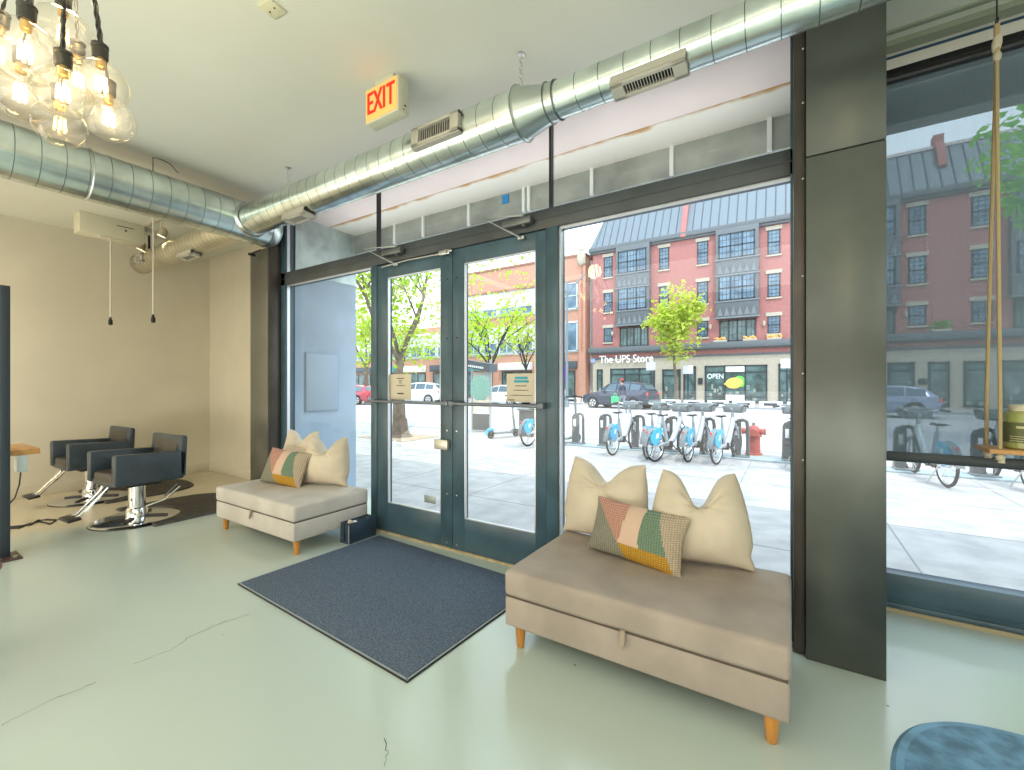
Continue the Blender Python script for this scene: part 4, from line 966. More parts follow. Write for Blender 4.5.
# sign lettering
sg = thing('shop_sign', 'white raised letters reading The UPS Store on the stone front', 'shop sign', (-11.6, YBLD-.1, 3.05))
mb = MB(); mb.b(-13.75, -9.45, YBLD-.10, YBLD+.0, 3.27, 3.42); mb.build('raceway', mat('taupe_raceway', (.50, .42, .36), .7), sg, world=True)
text('lettering', 'The UPS Store', .92, mat('white_letter', (.95, .95, .95), .5, emit=(1, 1, 1), estr=.25), (-11.62, YBLD-.16, 3.36), sg, .04, sx=.83)
mb = MB(); mb.b(-14.75, -14.35, YBLD-.08, YBLD-.02, 3.15, 3.5, bev=.02); tag(mb.build('emblem_sign', mat('pale_blue_emblem', (.35, .42, .72), .6)), 'small pale blue emblem sign left of the white shop letters', 'sign')
sg = thing('window_lettering', 'pale letters reading OPEN in the shop window beside the lemon', 'window sign', (-4.76, YBLD-.05, 1.6))
text('lettering', 'OPEN', .52, mat('pale_letter', (.8, .95, 1), .5, emit=(.8, .95, 1), estr=.4), (-4.76, YBLD-.07, 1.85), sg, .01, sx=.85)
sg = thing('lemon_decal', 'big orange-yellow lemon with green leaf on the shop window', 'window picture', (-3.45, YBLD-.05, .8))
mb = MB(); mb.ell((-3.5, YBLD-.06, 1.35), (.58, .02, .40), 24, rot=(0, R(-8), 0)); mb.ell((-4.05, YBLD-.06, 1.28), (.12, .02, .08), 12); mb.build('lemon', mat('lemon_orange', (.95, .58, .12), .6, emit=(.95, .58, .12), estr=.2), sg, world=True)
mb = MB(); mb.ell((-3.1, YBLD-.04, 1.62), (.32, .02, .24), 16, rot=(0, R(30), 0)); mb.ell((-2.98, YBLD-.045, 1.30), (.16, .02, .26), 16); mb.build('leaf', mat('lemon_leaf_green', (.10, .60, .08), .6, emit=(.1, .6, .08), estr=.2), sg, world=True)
for (z0, z1, lb) in ((2.18, 2.60, 'white banner strip above the lemon in the shop window'), (.05, .48, 'white banner strip below the lemon in the shop window')):
    mb = MB(); mb.b(-4.08, -2.8, YBLD-.06, YBLD-.03, z0, z1); tag(mb.build('window_banner', M_wt), lb, 'banner')
# flower boxes and loungers on the ledge
for i, (x, lb) in enumerate(((-4.4, 'orange flower box on the ledge under the left part of the second bay'), (-2.45, 'orange flower box on the ledge at the right of the second bay'), (-.95, 'orange flower box on the ledge below the narrow window by the pillar'), (7.6, 'green plant box on the ledge seen through the shade'))):
    t = thing('flower_box', lb, 'flower box', (x, YBLD-.25, 4.4), 0, 'flower boxes on the ledge')
    mb = MB(); mb.b(x-.45, x+.45, YBLD-.42, YBLD-.12, 4.4, 4.55, bev=.02); mb.build('planter', M_stone, t, world=True)
    mb = MB(); rnd = random.Random(i)
    for k in range(26): mb.ell((x+rnd.uniform(-.42, .42), YBLD-.27+rnd.uniform(-.1, .1), 4.62+rnd.uniform(-.05, .10 if i < 3 else .4)), (.08, .08, .07), 6)
    mb.build('blossoms', mat('orange_blossom', (.85, .42, .12), .8) if i < 3 else M_leafd, t, world=True)

# left neighbour: brick and white panel building
b2 = thing('brick_building', 'two-storey orange brick building with white panels and wide windows, left across the street', 'building', (-30, YBLD+4, ZG))
mb = MB(); mb.b(-29.5, -15.25, YBLD+.1, YBLD+9, ZG, 10.45); mb.b(-60, -29.5, YBLD+.1, YBLD+9, ZG, 7.6); mb.b(-29.5, -15.25, YBLD-.0, YBLD+9, 10.5, 12.75); mb.build('brick_wall', M_brickO, b2, world=True)
mb = MB(); mb.b(-29.6, -15.2, YBLD-.08, YBLD+.2, 10.42, 10.62); mb.b(-29.6, -15.2, YBLD-.1, YBLD+9, 12.72, 12.9); mb.build('brown_band', mat('brown_band', (.30, .14, .10), .7), b2, world=True)
mb = MB(); mb.b(-15.9, -15.25, YBLD-.1, YBLD+.1, ZG, 12.7); mb.build('pilaster', M_brickO, b2, world=True)
mb = MB()
for k in range(44): mb.b(-15.66, -15.5, YBLD-.14, YBLD-.1, 4.2+k*.19, 4.3+k*.19)
mb.build('quoin_pattern', mat('dark_orange_brick', (.42, .16, .10), .8), b2, world=True, smooth=False)
mb = MB(); mb.ell((-15.6, YBLD-.2, 12.5), (.42, .2, .75), 12); mb.b(-15.95, -15.2, YBLD-.25, YBLD-.05, 11.9, 12.3, bev=.08); mb.ell((-15.6, YBLD-.2, 13.2), (.3, .2, .3), 10); mb.build('stone_ornament', M_stone, b2, world=True)
mb = MB(); mb.b(-15.25, -14.95, YBLD+1.0, YBLD+9, ZG, 12.4); mb.build('side_wall', mat('grey_rubble', (.5, .5, .5), .9, var=.3, scale=9), b2, world=True)
mb = MB(); mb.b(-29.4, -16.0, YBLD+.02, YBLD+.12, 7.95, 10.42); mb.b(-60, -16.0, YBLD+.02, YBLD+.12, 4.15, 6.95); mb.build('white_panel', M_wpan, b2, world=True)
x = -17.35; k = 0
while x > -52:
    if k == 0:
        win(b2, -17.3, -16.05, 8.05, 10.4, nc=1, nr=2, mun=0, y=YBLD-.02, fm=M_wpan, mr=2); win(b2, -17.3, -16.05, 4.25, 6.85, nc=1, nr=1, mun=0, y=YBLD-.02, fm=M_wpan)
        x = -20.35
    else:
        (win(b2, x, x+1.75, 8.02, 8.85, nc=1, nr=1, mun=0, y=YBLD-.02, fm=M_wpan) if x > -29 else None); win(b2, x, x+1.75, 4.3, 5.4, nc=2, nr=1, mun=0, y=YBLD-.02, fm=M_wpan)
        x -= 2.05
    k += 1
for k in range(7):
    x = -19.6 - k*4.6; win(b2, x, x+3.4 if k else x+3.3, ZG+.2, 2.5, nc=3, nr=1, mun=0, y=YBLD+.05, fm=M_win, pm=M_paneD)
    mb = MB(); mb.b(x-.1, x+3.5, YBLD-.5 if k % 2 else YBLD-.05, YBLD+.1, 2.65, 3.35, bev=.04)
    mb.build('sign_band', [mat('dark_sign_band', (.06, .08, .10), .6), mat('white_sign_band', (.75, .78, .8), .6), mat('teal_sign_band', (.05, .30, .34), .6)][k % 3], b2, world=True)
# far low building beyond for the left window
b3 = thing('pale_building', 'low pale building closing the street behind the big tree', 'building', (-75, 40, ZG))
mb = MB(); mb.b(-95, -60.5, YBLD-1, YBLD+8, ZG, 9.5); mb.build('wall', mat('pale_render', (.66, .62, .60), .8), b3, world=True)
for k in range(8): win(b3, -94+k*4.1, -91.5+k*4.1, 5.2, 7.6, nc=2, nr=1, mun=0, y=YBLD-1.02)
for k in range(8): win(b3, -94+k*4.1, -91+k*4.1, .2, 2.8, nc=2, nr=1, mun=0, y=YBLD-1.02, pm=M_paneD)

# ================================================================== TREES
def tree(label, x, y, h, tr, fork, spread, crown_z, crown_r, nl, ls, lm, seed, name='street_tree', group=None, flat=.7, bare=False, bark=None):
    rnd = random.Random(seed); t = thing(name, label, 'tree', (x, y, ZG), 0, group)
    mb = MB(); tips = []
    def br(p, d, r, ln, lev):
        pts = [p]; rs = [r]; q = p.copy(); dd = d.copy(); n = 4
        for k in range(n):
            dd = (dd + Vector((rnd.uniform(-1, 1), rnd.uniform(-1, 1), rnd.uniform(-.2, .5)))*.18).normalized()
            q = q + dd*ln/n; pts.append(q.copy()); rs.append(r*(1-.5*(k+1)/n))
            if lev > 0: tips.append((q.copy(), lev))
        mb.tube(pts, rs, 6 if lev else 10)
        if lev < 3 and r > .012:
            for k in range(3 if lev else 5):
                i = rnd.choice([2, 3, 4]) if lev else 4
                a = rnd.uniform(0, 2*PI) if lev else 2*PI*k/5 + rnd.uniform(-.4, .4); el = rnd.uniform(.15, .9) if lev else rnd.uniform(.55, 1.2)
                nd = (Vector((math.cos(a)*math.cos(el), math.sin(a)*math.cos(el), math.sin(el)))*.75 + dd*.5).normalized()
                br(pts[i], nd, rs[i]*.68, ln*rnd.uniform(.6, .85) if lev else spread*rnd.uniform(.75, 1.1), lev+1)
    base = Vector((x, y, ZG))
    mb.lathe([(tr*1.9, 0), (tr*1.35, .08), (tr*1.1, .25), (tr, .5)], base, (0, 0, 1), 12)
    br(base+Vector((0, 0, .1)), Vector((0, 0, 1)), tr, fork, 0)
    mb.build('trunk', bark or M_bark, t, world=True)
    if not bare:
        bm = bmesh.new(); cc = Vector((x, y, ZG+crown_z))
        cl = [p for p, l in tips if l >= 1] or [cc]
        for k in range(nl):
            if rnd.random() < .72:
                c = rnd.choice(cl) + Vector((rnd.gauss(0, 1), rnd.gauss(0, 1), rnd.gauss(0, .7)))*crown_r*.12
            else:
                v = Vector((rnd.gauss(0, 1), rnd.gauss(0, 1), rnd.gauss(0, 1))).normalized()*crown_r*rnd.random()**.4; c = cc + Vector((v.x, v.y, v.z*flat))
            M = Matrix.Translation(c) @ Euler((rnd.uniform(-.9, .9), rnd.uniform(-.9, .9), rnd.uniform(0, 6.3))).to_matrix().to_4x4()
            s = ls*rnd.uniform(.6, 1.3)
            bm.faces.new([bm.verts.new(M @ Vector(q)) for q in ((-s*.5, 0, 0), (-.1*s, s*.38, .06*s), (s*.55, 0, 0), (-.1*s, -s*.38, .06*s))])
        f = MB(); f.bm.free(); f.bm = bm; f.build('foliage', lm, t, world=True, smooth=False, norm=False)
    return t
p = onZ(400, 437, ZG)
tree('large street tree with lime green leaves standing on the sidewalk left of the doors', p.x, p.y, 8, .20, 2.1, 2.9, 4.4, 3.9, 5600, .145, M_leaf, 3)
tree('slender yellow-green young tree in front of the white shop letters', -6.6, 31.4, 9.4, .15, 3.4, 2.0, 5.7, 1.75, 3600, .28, M_leafy, 11, flat=1.7)
tree('leafy green tree beyond the kerb seen high through the shaded right window', 5.45, 13.6, 8, .13, 3.4, 2.0, 6.5, 2.1, 3600, .20, M_leafd, 5)
for i, (px, yy, lb) in enumerate(((481, 24.0, 'dark-trunked lime tree across the road behind the map kiosk'), (529, 30.9, 'dark-trunked lime tree across the road behind the right door notice'), (452, 30.9, 'lime tree farther across the road behind the door mullion'))):
    q = onY(px, 400, yy); tree(lb, q.x, q.y, 8, .2, 2.6, 3.0, 5.2, 3.0, 750, .30, M_leaf if i != 1 else M_leafy, 20+i, group='lime trees across the road', bark=mat('dark_bark', (.04, .04, .04), .9))
for i, (px, yy) in enumerate(((368, 23), (345, 30.8), (405, 30.8))):
    q = onY(px, 400, yy); tree(['lime tree across the road seen through the narrow left window', 'far lime tree at the left end of the street', 'lime tree across the road behind the big tree trunk'][i], q.x, q.y, 8, .2, 2.6, 3.2, 5.4, 3.4, 1100, .32, M_leaf, 30+i, group='lime trees across the road')
mb = MB(); p = onZ(400, 437, ZG)
mb.b(p.x-.9, p.x+.9, p.y-.7, p.y+.7, ZG, ZG+.012, bev=.004); tag(mb.build('tree_bed', mat('brown_soil', (.40, .30, .22), .95, var=.2, scale=10)), 'brown soil bed around the foot of the big tree', 'tree bed')

# ================================================================== BIKES, DOCKS, SCOOTERS
def bike(label, loc, rz, group='silver share bikes with blue rear fenders at the dock'):
    t = thing('share_bike', label, 'bicycle', loc, rz, group); r = .30     # rear wheel at y=0, front at +y
    for nm, y in (('rear_wheel', 0), ('front_wheel', 1.06)):
        mb = MB(); mb.torus((0, y, r), (1, 0, 0), r-.02, .021, 32, 8); wl = mb.build(nm, M_tyre, t)
        mb = MB(); mb.torus((0, y, r), (1, 0, 0), r-.045, .010, 32, 6); mb.cyl((-.04, y, r), (.04, y, r), .028)
        for k in range(14):
            a = 2*PI*k/14; mb.cyl((.015*(-1)**k, y, r), (0, y+math.cos(a)*(r-.05), r+math.sin(a)*(r-.05)), .0025, seg=4)
        mb.build('rim_and_spokes', M_spoke, wl)
    mb = MB()
    mb.tube([(0, .12, r+.02), (0, .40, .30), (0, .58, .36), (0, .80, .66), (0, .86, .80)], [.03, .045, .055, .05, .045], 12)
    mb.tube([(0, .40, .28), (0, .30, .62), (0, .27, .74)], [.04, .032, .028], 10)
    for s in (-1, 1):
        mb.tube([(s*.05, .0, r), (s*.05, .30, .34), (s*.02, .42, .34)], .016, 6)
        mb.tube([(s*.05, 1.06, r), (s*.05, .98, .55), (s*.035, .90, .68)], .016, 6)
    mb.tube([(0, .92, .66), (0, .85, .84), (0, .80, 1.0)], .03, 10)
    mb.build('frame', M_bike, t)
    mb = MB(); mb.grid(lambda u, v: ((v-.5)*.10, -(r+.045)*math.cos(PI*(.02+.62*u)), r+(r+.045)*math.sin(PI*(.02+.62*u)) - .012*abs(v-.5)*2), 16, 4)
    mb.build('rear_mudguard', M_bikeg, t)
    for s in (-1, 1):
        mb = MB(); P = [(s*.05, -.22, .40), (s*.05, -.235, .50), (s*.05, -.10, .625), (s*.05, .10, .65), (s*.05, .16, .56), (s*.05, .02, .38), (s*.05, -.06, .30)]
        mb.prism(P, (s*.012, 0, 0)); ff = mb.build('fender_skirt', M_blue, t, smooth=False)
        mb = MB(); mb.prism([(s*.064, -.08, .44), (s*.064, -.06, .53), (s*.064, .03, .55), (s*.064, .0, .46)], (s*.002, 0, 0)); mb.build('emblem', M_wt, ff, smooth=False)
    mb = MB(); mb.prism([(-.055, -.235, .52), (-.055, -.22, .40), (.055, -.22, .40), (.055, -.235, .52)], (0, .015, .01)); mb.build('fender_back', M_blue, t, smooth=False)
    mb = MB(); mb.ell((0, -.27, .58), (.022, .018, .022), 8); mb.build('rear_light', M_red, t)
    mb = MB(); mb.ell((0, -.26, .35), (.03, .014, .02), 8); mb.build('lower_reflector', M_red, t)
    mb = MB(); mb.cyl((0, .275, .72), (0, .25, .84), .016); mb.build('seat_post', M_steel, t)
    mb = MB(); mb.grid(lambda u, v: ((v-.5)*(.17*(1-u)**.6+.05), .13+.27*u, .875 - .02*(2*v-1)**2 + .01*math.cos(u*6)), 10, 6); mb.box((0, .24, .855), (.08, .2, .02), bev=.008); mb.build('saddle', M_black, t)
    mb = MB(); mb.tube([(-.31, .70, 1.04), (-.24, .76, 1.05), (-.10, .84, 1.02), (.10, .84, 1.02), (.24, .76, 1.05), (.31, .70, 1.04)], .014, 8); hb = mb.build('handlebar', M_steel, t)
    for s in (-1, 1):
        mb = MB(); mb.tube([(s*.32, .68, 1.035), (s*.23, .76, 1.05)], .02, 8); mb.build('grip', M_black, hb)
    mb = MB(); mb.prism([(-.20, .86, 1.06), (.20, .86, 1.06), (.17, .86, .90), (-.17, .86, .90)], (0, .22, .015)); mb.box((0, .82, .98), (.30, .07, .12), bev=.02); mb.build('front_basket', M_bikeg, t)
    mb = MB(); mb.cyl((-.05, .46, .29), (.05, .46, .29), .07, seg=14)
    for s in (-1, 1):
        mb.box((s*.07, .46+s*.07, .29-s*.05), (.012, .17, .02), rot=(R(-s*36 if False else -36), 0, 0)); mb.box((s*.12, .46+s*.145, .29-s*.10), (.09, .06, .018))
    mb.build('crank_and_pedals', M_dark, t)
    mb = MB(); mb.cyl((-.05, .10, .28), (-.16, .16, .02), .009); mb.build('kickstand', M_steel, t)
    return t
bk = bike('silver bike with blue fender docked beside the empty dock post', (-3.05, 8.60, ZG), R(-6))
BX = [((-5.17, 8.80), R(-6), 'silver bike whose rear wheel shows by the right edge of the door'),
      ((-2.34, 8.58), R(-2), 'silver bike docked close behind the loose sideways bike'),
      ((-2.13, 8.32), R(-19), 'silver bike parked loose and turned sideways, its big front wheel showing'),
      ((-1.60, 8.60), R(-8), 'silver bike docked right of the sideways bike'),
      ((-1.12, 8.62), R(-12), 'silver bike docked just left of the red hydrant'),
      ((.08, 8.72), R(2), 'silver bike docked right of the red hydrant, cut by the pillar'),
      ((1.86, 8.48), R(10), 'silver bike docked in front of the shaded right window'),
      ((2.75, 8.7), R(6), 'silver bike docked behind the olive jar on the hanging shelf')]
for (p, rz, lb) in BX: dup(bk, (p[0], p[1], ZG), rz, lb)

mb = MB(); mb.b(-4.75, 4.2, 9.42, 9.86, ZG, ZG+.03, bev=.008); tag(mb.build('dock_base_plate', mat('blue_grey_plate', (.34, .42, .46), .6)), 'long grey metal base plate under the bike docks', 'base plate')
def dock(label, x, y):
    t = thing('bike_dock', label, 'bike dock', (x, y, ZG), R(4), 'grey bike dock posts on the base plate')
    mb = MB(); mb.prism([(-.15, .0, .03), (-.14, -.02, .66), (-.11, -.02, .73), (-.02, -.02, .75), (.01, -.02, .68), (.0, .0, .03)], (0, .12, 0)); mb.build('dock_panel', M_dock, t)
    mb = MB(); mb.tube([(-.06, .04, .73), (.05, .04, .75), (.105, .04, .72), (.12, .04, .62), (.125, .04, .03)], .034, 8); mb.build('locking_arm', M_dock, t)
    mb = MB(); mb.b(-.16, .15, -.10, .16, .03, .06, bev=.01); mb.build('foot', M_bikeg, t)
    mb = MB(); mb.b(-.10, -.04, -.03, -.02, .45, .62, bev=.005); mb.build('dock_light', M_wt, t)
    return t
dk = dock('bike dock post behind the right-hand scooter', -4.28, 9.62)
DL = ['empty bike dock post between the scooter and the first docked bike', 'bike dock post holding the bike beside the empty dock', 'bike dock post behind the loose sideways bike', 'bike dock post right of the sideways bike',
      'bike dock post just left of the red hydrant', 'bike dock post just right of the red hydrant', 'bike dock post seen faintly at the left of the shaded window', 'bike dock post behind the swing shelf ropes']
for x, lb in zip((-3.60, -2.84, -2.12, -1.42, -.82, .02, 1.62, 2.55), DL): dup(dk, (x, 9.62, ZG), R(4), lb)

def scooter(label, loc, rz):
    t = thing('kick_scooter', label, 'scooter', loc, rz, 'blue and grey share scooters on the sidewalk')
    for y, nm in ((0, 'rear_wheel'), (.85, 'front_wheel')):
        mb = MB(); mb.torus((0, y, .11), (1, 0, 0), .085, .026, 20, 8); mb.cyl((-.03, y, .11), (.03, y, .11), .05); mb.build(nm, M_tyre, t)
    mb = MB(); mb.box((0, .40, .14), (.17, .62, .05), bev=.015); mb.build('deck', M_bikeg, t)
    mb = MB(); mb.grid(lambda u, v: ((v-.5)*.12, -.14*math.cos(PI*u*.75), .11+.15*math.sin(PI*u*.75)), 10, 3); mb.ell((0, -.02, .24), (.06, .12, .05), 10); mb.build('rear_fender', M_blue, t)
    mb = MB(); mb.tube([(0, .68, .15), (0, .80, .24), (0, .78, .4), (0, .70, 1.12)], [.035, .035, .032, .026], 10); mb.build('stem', M_bikeg, t)
    mb = MB(); mb.tube([(-.25, .66, 1.13), (-.1, .70, 1.15), (.1, .70, 1.15), (.25, .66, 1.13)], .018, 8); mb.box((0, .70, 1.16), (.09, .06, .05), bev=.01); mb.build('handlebar', M_black, t)
    mb = MB(); mb.box((0, .745, .62), (.07, .04, .3), bev=.01); mb.build('battery_pack', M_steel, t)
    mb = MB(); mb.ell((0, .74, 1.05), (.03, .03, .05), 8); mb.build('lamp', mat('orange_lens', (.85, .25, .05), .4), t)
    return t
s1 = scooter('share scooter with blue rear fender standing by the map kiosk', (-6.74, 9.50, ZG), R(-20))
dup(s1, (-4.64, 9.34, ZG), R(-8), 'share scooter with blue rear fender leaning at the first dock post')

t = thing('fire_hydrant', 'faded red fire hydrant behind the bike docks', 'fire hydrant', (-.64, 10.3, ZG))
mb = MB(); mb.lathe([(.16, 0), (.16, .03), (.125, .04), (.12, .36), (.15, .37), (.15, .41), (.125, .42), (.125, .50), (.10, .56), (.05, .60), (.0, .61)], (-.64, 10.3, ZG), (0, 0, 1), 24); mb.build('barrel', M_hyd, t, world=True)
for s in (-1, 1):
    mb = MB(); mb.cyl((-.64, 10.3, ZG+.47), (-.64+s*.19, 10.3, ZG+.48), .062, .06, 14); mb.cyl((-.64+s*.18, 10.3, ZG+.48), (-.64+s*.22, 10.3, ZG+.48), .07, seg=6); mb.build('side_outlet', M_hyd, t, world=True)
mb = MB(); mb.cyl((-.64, 10.3, ZG+.47), (-.64, 10.12, ZG+.47), .07, seg=14); mb.cyl((-.64, 10.13, ZG+.47), (-.64, 10.09, ZG+.47), .08, seg=6); mb.build('front_outlet', M_hyd, t, world=True)
mb = MB(); mb.cyl((-.64, 10.3, ZG+.6), (-.64, 10.3, ZG+.66), .03, seg=5); mb.build('operating_nut', M_bikeg, t, world=True)

# map kiosk and utility cabinet
t = thing('map_kiosk', 'bike station kiosk with dark slanted top and poster panel behind the right door', 'kiosk', (-8.0, 10.75, ZG))
mb = MB()
for x in (-8.32, -7.62): mb.b(x-.03, x+.03, 10.7, 10.76, ZG, 2.0)
mb.build('post', M_bead, t, world=True)
mb = MB(); mb.b(-8.3, -7.64, 10.70, 10.78, ZG+.05, ZG+.55, bev=.01); mb.build('base_box', M_dock, t, world=True)
mb = MB(); mb.b(-8.28, -7.66, 10.71, 10.75, ZG+.6, 1.62); mb.build('poster_panel', mat('poster', (.62, .70, .74), .5, col2=(.75, .55, .42), scale=2.5), t, world=True)
mb = MB(); mb.prism([(-8.5, 10.5, 1.78), (-7.5, 10.5, 1.62), (-7.5, 10.5, 1.86), (-8.5, 10.5, 2.02)], (0, .4, 0)); tp = mb.build('top_sign', mat('dark_kiosk_top', (.10, .12, .14), .5), t, world=True)
mb = MB()
for k in range(8): mb.b(-8.3+k*.075, -8.3+k*.075+.05, 10.485, 10.498, 1.79-k*.011, 1.85-k*.011)
mb.build('sign_print', M_wt, tp, world=True)
t = thing('utility_cabinet', 'grey ribbed utility cabinet beside the kiosk', 'utility cabinet', (-6.15, 10.55, ZG))
mb = MB(); mb.b(-6.42, -5.82, 10.4, 10.75, ZG, ZG+.74, bev=.02); mb.build('cabinet_body', M_dock, t, world=True)
mb = MB(); mb.b(-6.46, -5.78, 10.36, 10.79, ZG+.72, ZG+.78, bev=.015); mb.build('cabinet_top', M_bikeg, t, world=True)
mb = MB()
for k in range(6): mb.b(-6.36+k*.09, -6.31+k*.09, 10.385, 10.40, ZG+.1, ZG+.42)
mb.build('cabinet_rib', M_bikeg, t, world=True)

# street lamp, banner, sign poles
q = onY(567, 380, 25.5)
t = thing('street_lamp', 'tall thin grey street lamp with branching arms beside the mullion', 'street lamp', (q.x, q.y, ZG))
mb = MB(); mb.tube([(q.x, q.y, ZG), (q.x, q.y, 1), (q.x, q.y, 7.9)], [.14, .09, .07], 12); mb.build('pole', mat('grey_green_pole', (.18, .22, .24), .5), t, world=True)
mb = MB()
for s, z in ((-1, 6.6), (-1, 7.0), (1, 6.9)): mb.tube([(q.x, q.y, z), (q.x+s*.5, q.y, z+.7), (q.x+s*1.3, q.y, z+1.3)], .045, 6)
mb.build('lamp_arm', MATS['grey_green_pole'], t, world=True)
mb = MB(); mb.ell((q.x-1.4, q.y, 8.3), (.32, .14, .1), 10); mb.build('lamp_head', M_bikeg, t, world=True)
mb = MB(); mb.grid(lambda u, v: (q.x-.62+.42*u+.1*math.sin(v*3), q.y+.05*math.sin(u*7), 1.2+1.5*v), 6, 8); mb.build('purple_banner', mat('purple_cloth', (.22, .08, .60), .8), t, world=True, label='purple banner')
for (px, yy, h, lb) in ((787, 33.5, 2.9, 'dark sign pole at the right of the lemon window'), (688, 33, 2.6, 'white sign on a pole left of the lemon shop door'), (651, 33, 2.9, 'small white sign board above the young tree foot')):
    g = onY(px, 390, yy); t = thing('sign_post', lb, 'sign post', (g.x, g.y, ZG))
    mb = MB(); mb.cyl((g.x, g.y, ZG+.02), (g.x, g.y, h), .05); mb.build('pole', M_win, t, world=True)
    mb = MB(); mb.b(g.x-.35, g.x+.35, g.y-.06, g.y-.03, h-.6, h, bev=.01); mb.build('board', mat('pale_sign_board', (.78, .76, .82), .6), t, world=True)
# low barriers along the far kerb
for k in range(15):
    x = -15.5 + k*1.45
    t = thing('curb_barrier', 'low white barrier with dark slots along the far kerb', 'barrier', (x, 30.6, ZG+.04), 0, 'white barriers along the far kerb')
    mb = MB(); mb.b(x-.62, x+.62, 30.5, 30.75, ZG+.03, ZG+.42, bev=.03); mb.build('barrier_body', M_wt, t, world=True)
    mb = MB(); mb.b(x-.35, x+.35, 30.485, 30.50, ZG+.16, ZG+.32); mb.build('slot', M_win, t, world=True)

# ================================================================== CARS
def car(label, loc, rz, paint, suv=True, cat='car'):
    t = thing('suv' if suv else 'car', label, cat, loc, rz)      # length along X, nose at -X
    L_ = 4.6; k = 1.0 if suv else .88
    S = [(-2.30, .42, .62, .62, .72, .5), (-2.22, .30, .80, .82, .86, .6), (-1.75, .24, .92, .96, .92, .7), (-1.05, .22, 1.00, 1.04, .93, .74), (-.35, .22, 1.04, 1.56, .93, .62), (.15, .22, 1.05, 1.64, .93, .64),
         (1.0, .22, 1.07, 1.63, .93, .63), (1.75, .24, 1.10, 1.50, .92, .60), (2.14, .30, 1.08, 1.12, .88, .66), (2.26, .42, .80, .84, .80, .62)]
    S = [(x, zb, zt*k, zr*k, w, wr) for x, zb, zt, zr, w, wr in S]
    def ring(s):
        x, zb, zt, zr, w, wr = s
        return [(x, -w*.9, zb), (x, -w, zb+.16), (x, -w, zt*.72), (x, -w*.97, zt), (x, -wr, zr), (x, -wr*.5, zr+.03), (x, wr*.5, zr+.03), (x, wr, zr), (x, w*.97, zt), (x, w, zt*.72), (x, w, zb+.16), (x, w*.9, zb)]
    mb = MB(); rr_ = [[mb.bm.verts.new(Vector(p)) for p in ring(s)] for s in S]
    for A, B in zip(rr_, rr_[1:]):
        for i in range(12): mb.bm.faces.new((A[i], A[(i+1) % 12], B[(i+1) % 12], B[i]))
    mb.bm.faces.new(rr_[0]); mb.bm.faces.new(rr_[-1][::-1]); mb.build('car_body', paint, t, ang=28)
    def interp(x, i):
        for a, b_ in zip(S, S[1:]):
            if a[0] <= x <= b_[0]:
                u = (x-a[0])/(b_[0]-a[0]); A = Vector(ring(a)[i]); B = Vector(ring(b_)[i]); return A.lerp(B, u)
    for sgn, lo, hi in ((-1, 3, 4), (1, 8, 7)):
        for (xa, xb) in ((-.62, .18), (.26, 1.05), (1.12, 1.75)):
            mb = MB(); P = []
            for x, tt in ((xa, .10), (xb, .10), (xb, .86), (max(xa, -.33), .86)):
                a = interp(x, lo); c = interp(x, hi); q = a.lerp(c, tt); P.append(q + Vector((0, sgn*.018, .008)))
            mb.quad(*P); mb.build('side_window', mat('car_glass', (.10, .14, .18), .08), t, norm=False)
    for (ia, ib, nm) in ((3, 4, 'windshield'), (7, 8, 'rear_window')):
        mb = MB(); A = ring(S[ia]); B = ring(S[ib]); P = []
        for tt, i in ((.12, 4), (.12, 7), (.90, 7), (.90, 4)): P.append(Vector(A[i]).lerp(Vector(B[i]), tt) + Vector((-.02 if ia == 3 else .02, 0, .03)))
        mb.quad(*P); mb.build(nm, MATS['car_glass'], t, norm=False)
    for x in (-1.42, 1.38):
        for s in (-1, 1):
            mb = MB(); mb.cyl((x, s*.70, .34), (x, s*.94, .34), .34, seg=28); wl = mb.build('wheel', M_tyre, t)
            mb = MB(); mb.cyl((x, s*.93, .34), (x, s*.955, .34), .225, seg=24)
            mb.build('rim', M_spoke, wl)
            mb = MB()
            for k2 in range(5):
                a = 2*PI*k2/5+.3; mb.prism([(x+.06*math.cos(a-.5), s*.957, .34+.06*math.sin(a-.5)), (x+.2*math.cos(a-.25), s*.957, .34+.2*math.sin(a-.25)), (x+.2*math.cos(a+.25), s*.957, .34+.2*math.sin(a+.25)), (x+.06*math.cos(a+.5), s*.957, .34+.06*math.sin(a+.5))], (0, s*.004, 0))
            mb.build('rim_opening', M_dark, wl, smooth=False)
            mb = MB(); mb.torus((x, s*.925, .34), (0, 1, 0), .37, .03, 24, 6); mb.build('wheel_arch', M_tyre, t)
    for s in (-1, 1):
        mb = MB(); mb.box((2.17, s*.72, .92*k), (.10, .30, .17), rot=(0, 0, -s*.3), bev=.03); mb.build('tail_light', mat('tail_light_red', (.80, .06, .03), .3, emit=(.8, .05, .03), estr=.3), t)
        mb = MB(); mb.box((-2.16, s*.68, .72*k), (.14, .32, .13), rot=(0, 0, s*.3), bev=.03); mb.build('headlight', mat('headlight', (.8, .82, .85), .15), t)
        mb = MB(); mb.box((-.62, s*1.02, 1.06*k), (.12, .20, .13), bev=.03); mb.build('side_mirror', paint, t)
    mb = MB(); mb.box((2.28, 0, .46), (.08, 1.5, .2), bev=.03); mb.build('rear_bumper', M_bikeg, t)
    mb = MB(); mb.box((-2.30, 0, .62), (.06, .8, .16), bev=.02); mb.build('grille', M_dark, t)
    return t
def at(px, Y): q = onY(px, 400, Y); return (q.x, Y, ZG-.05)
P_navy = mat('dark_navy_paint', (.035, .05, .085), .22, .3, coat=.6)
P_white = mat('white_car_paint', (.80, .81, .83), .25, coat=.5); P_silver = mat('silver_blue_paint', (.26, .30, .42), .25, .3, coat=.5); P_red = mat('red_car_paint', (.42, .05, .08), .25, coat=.5)
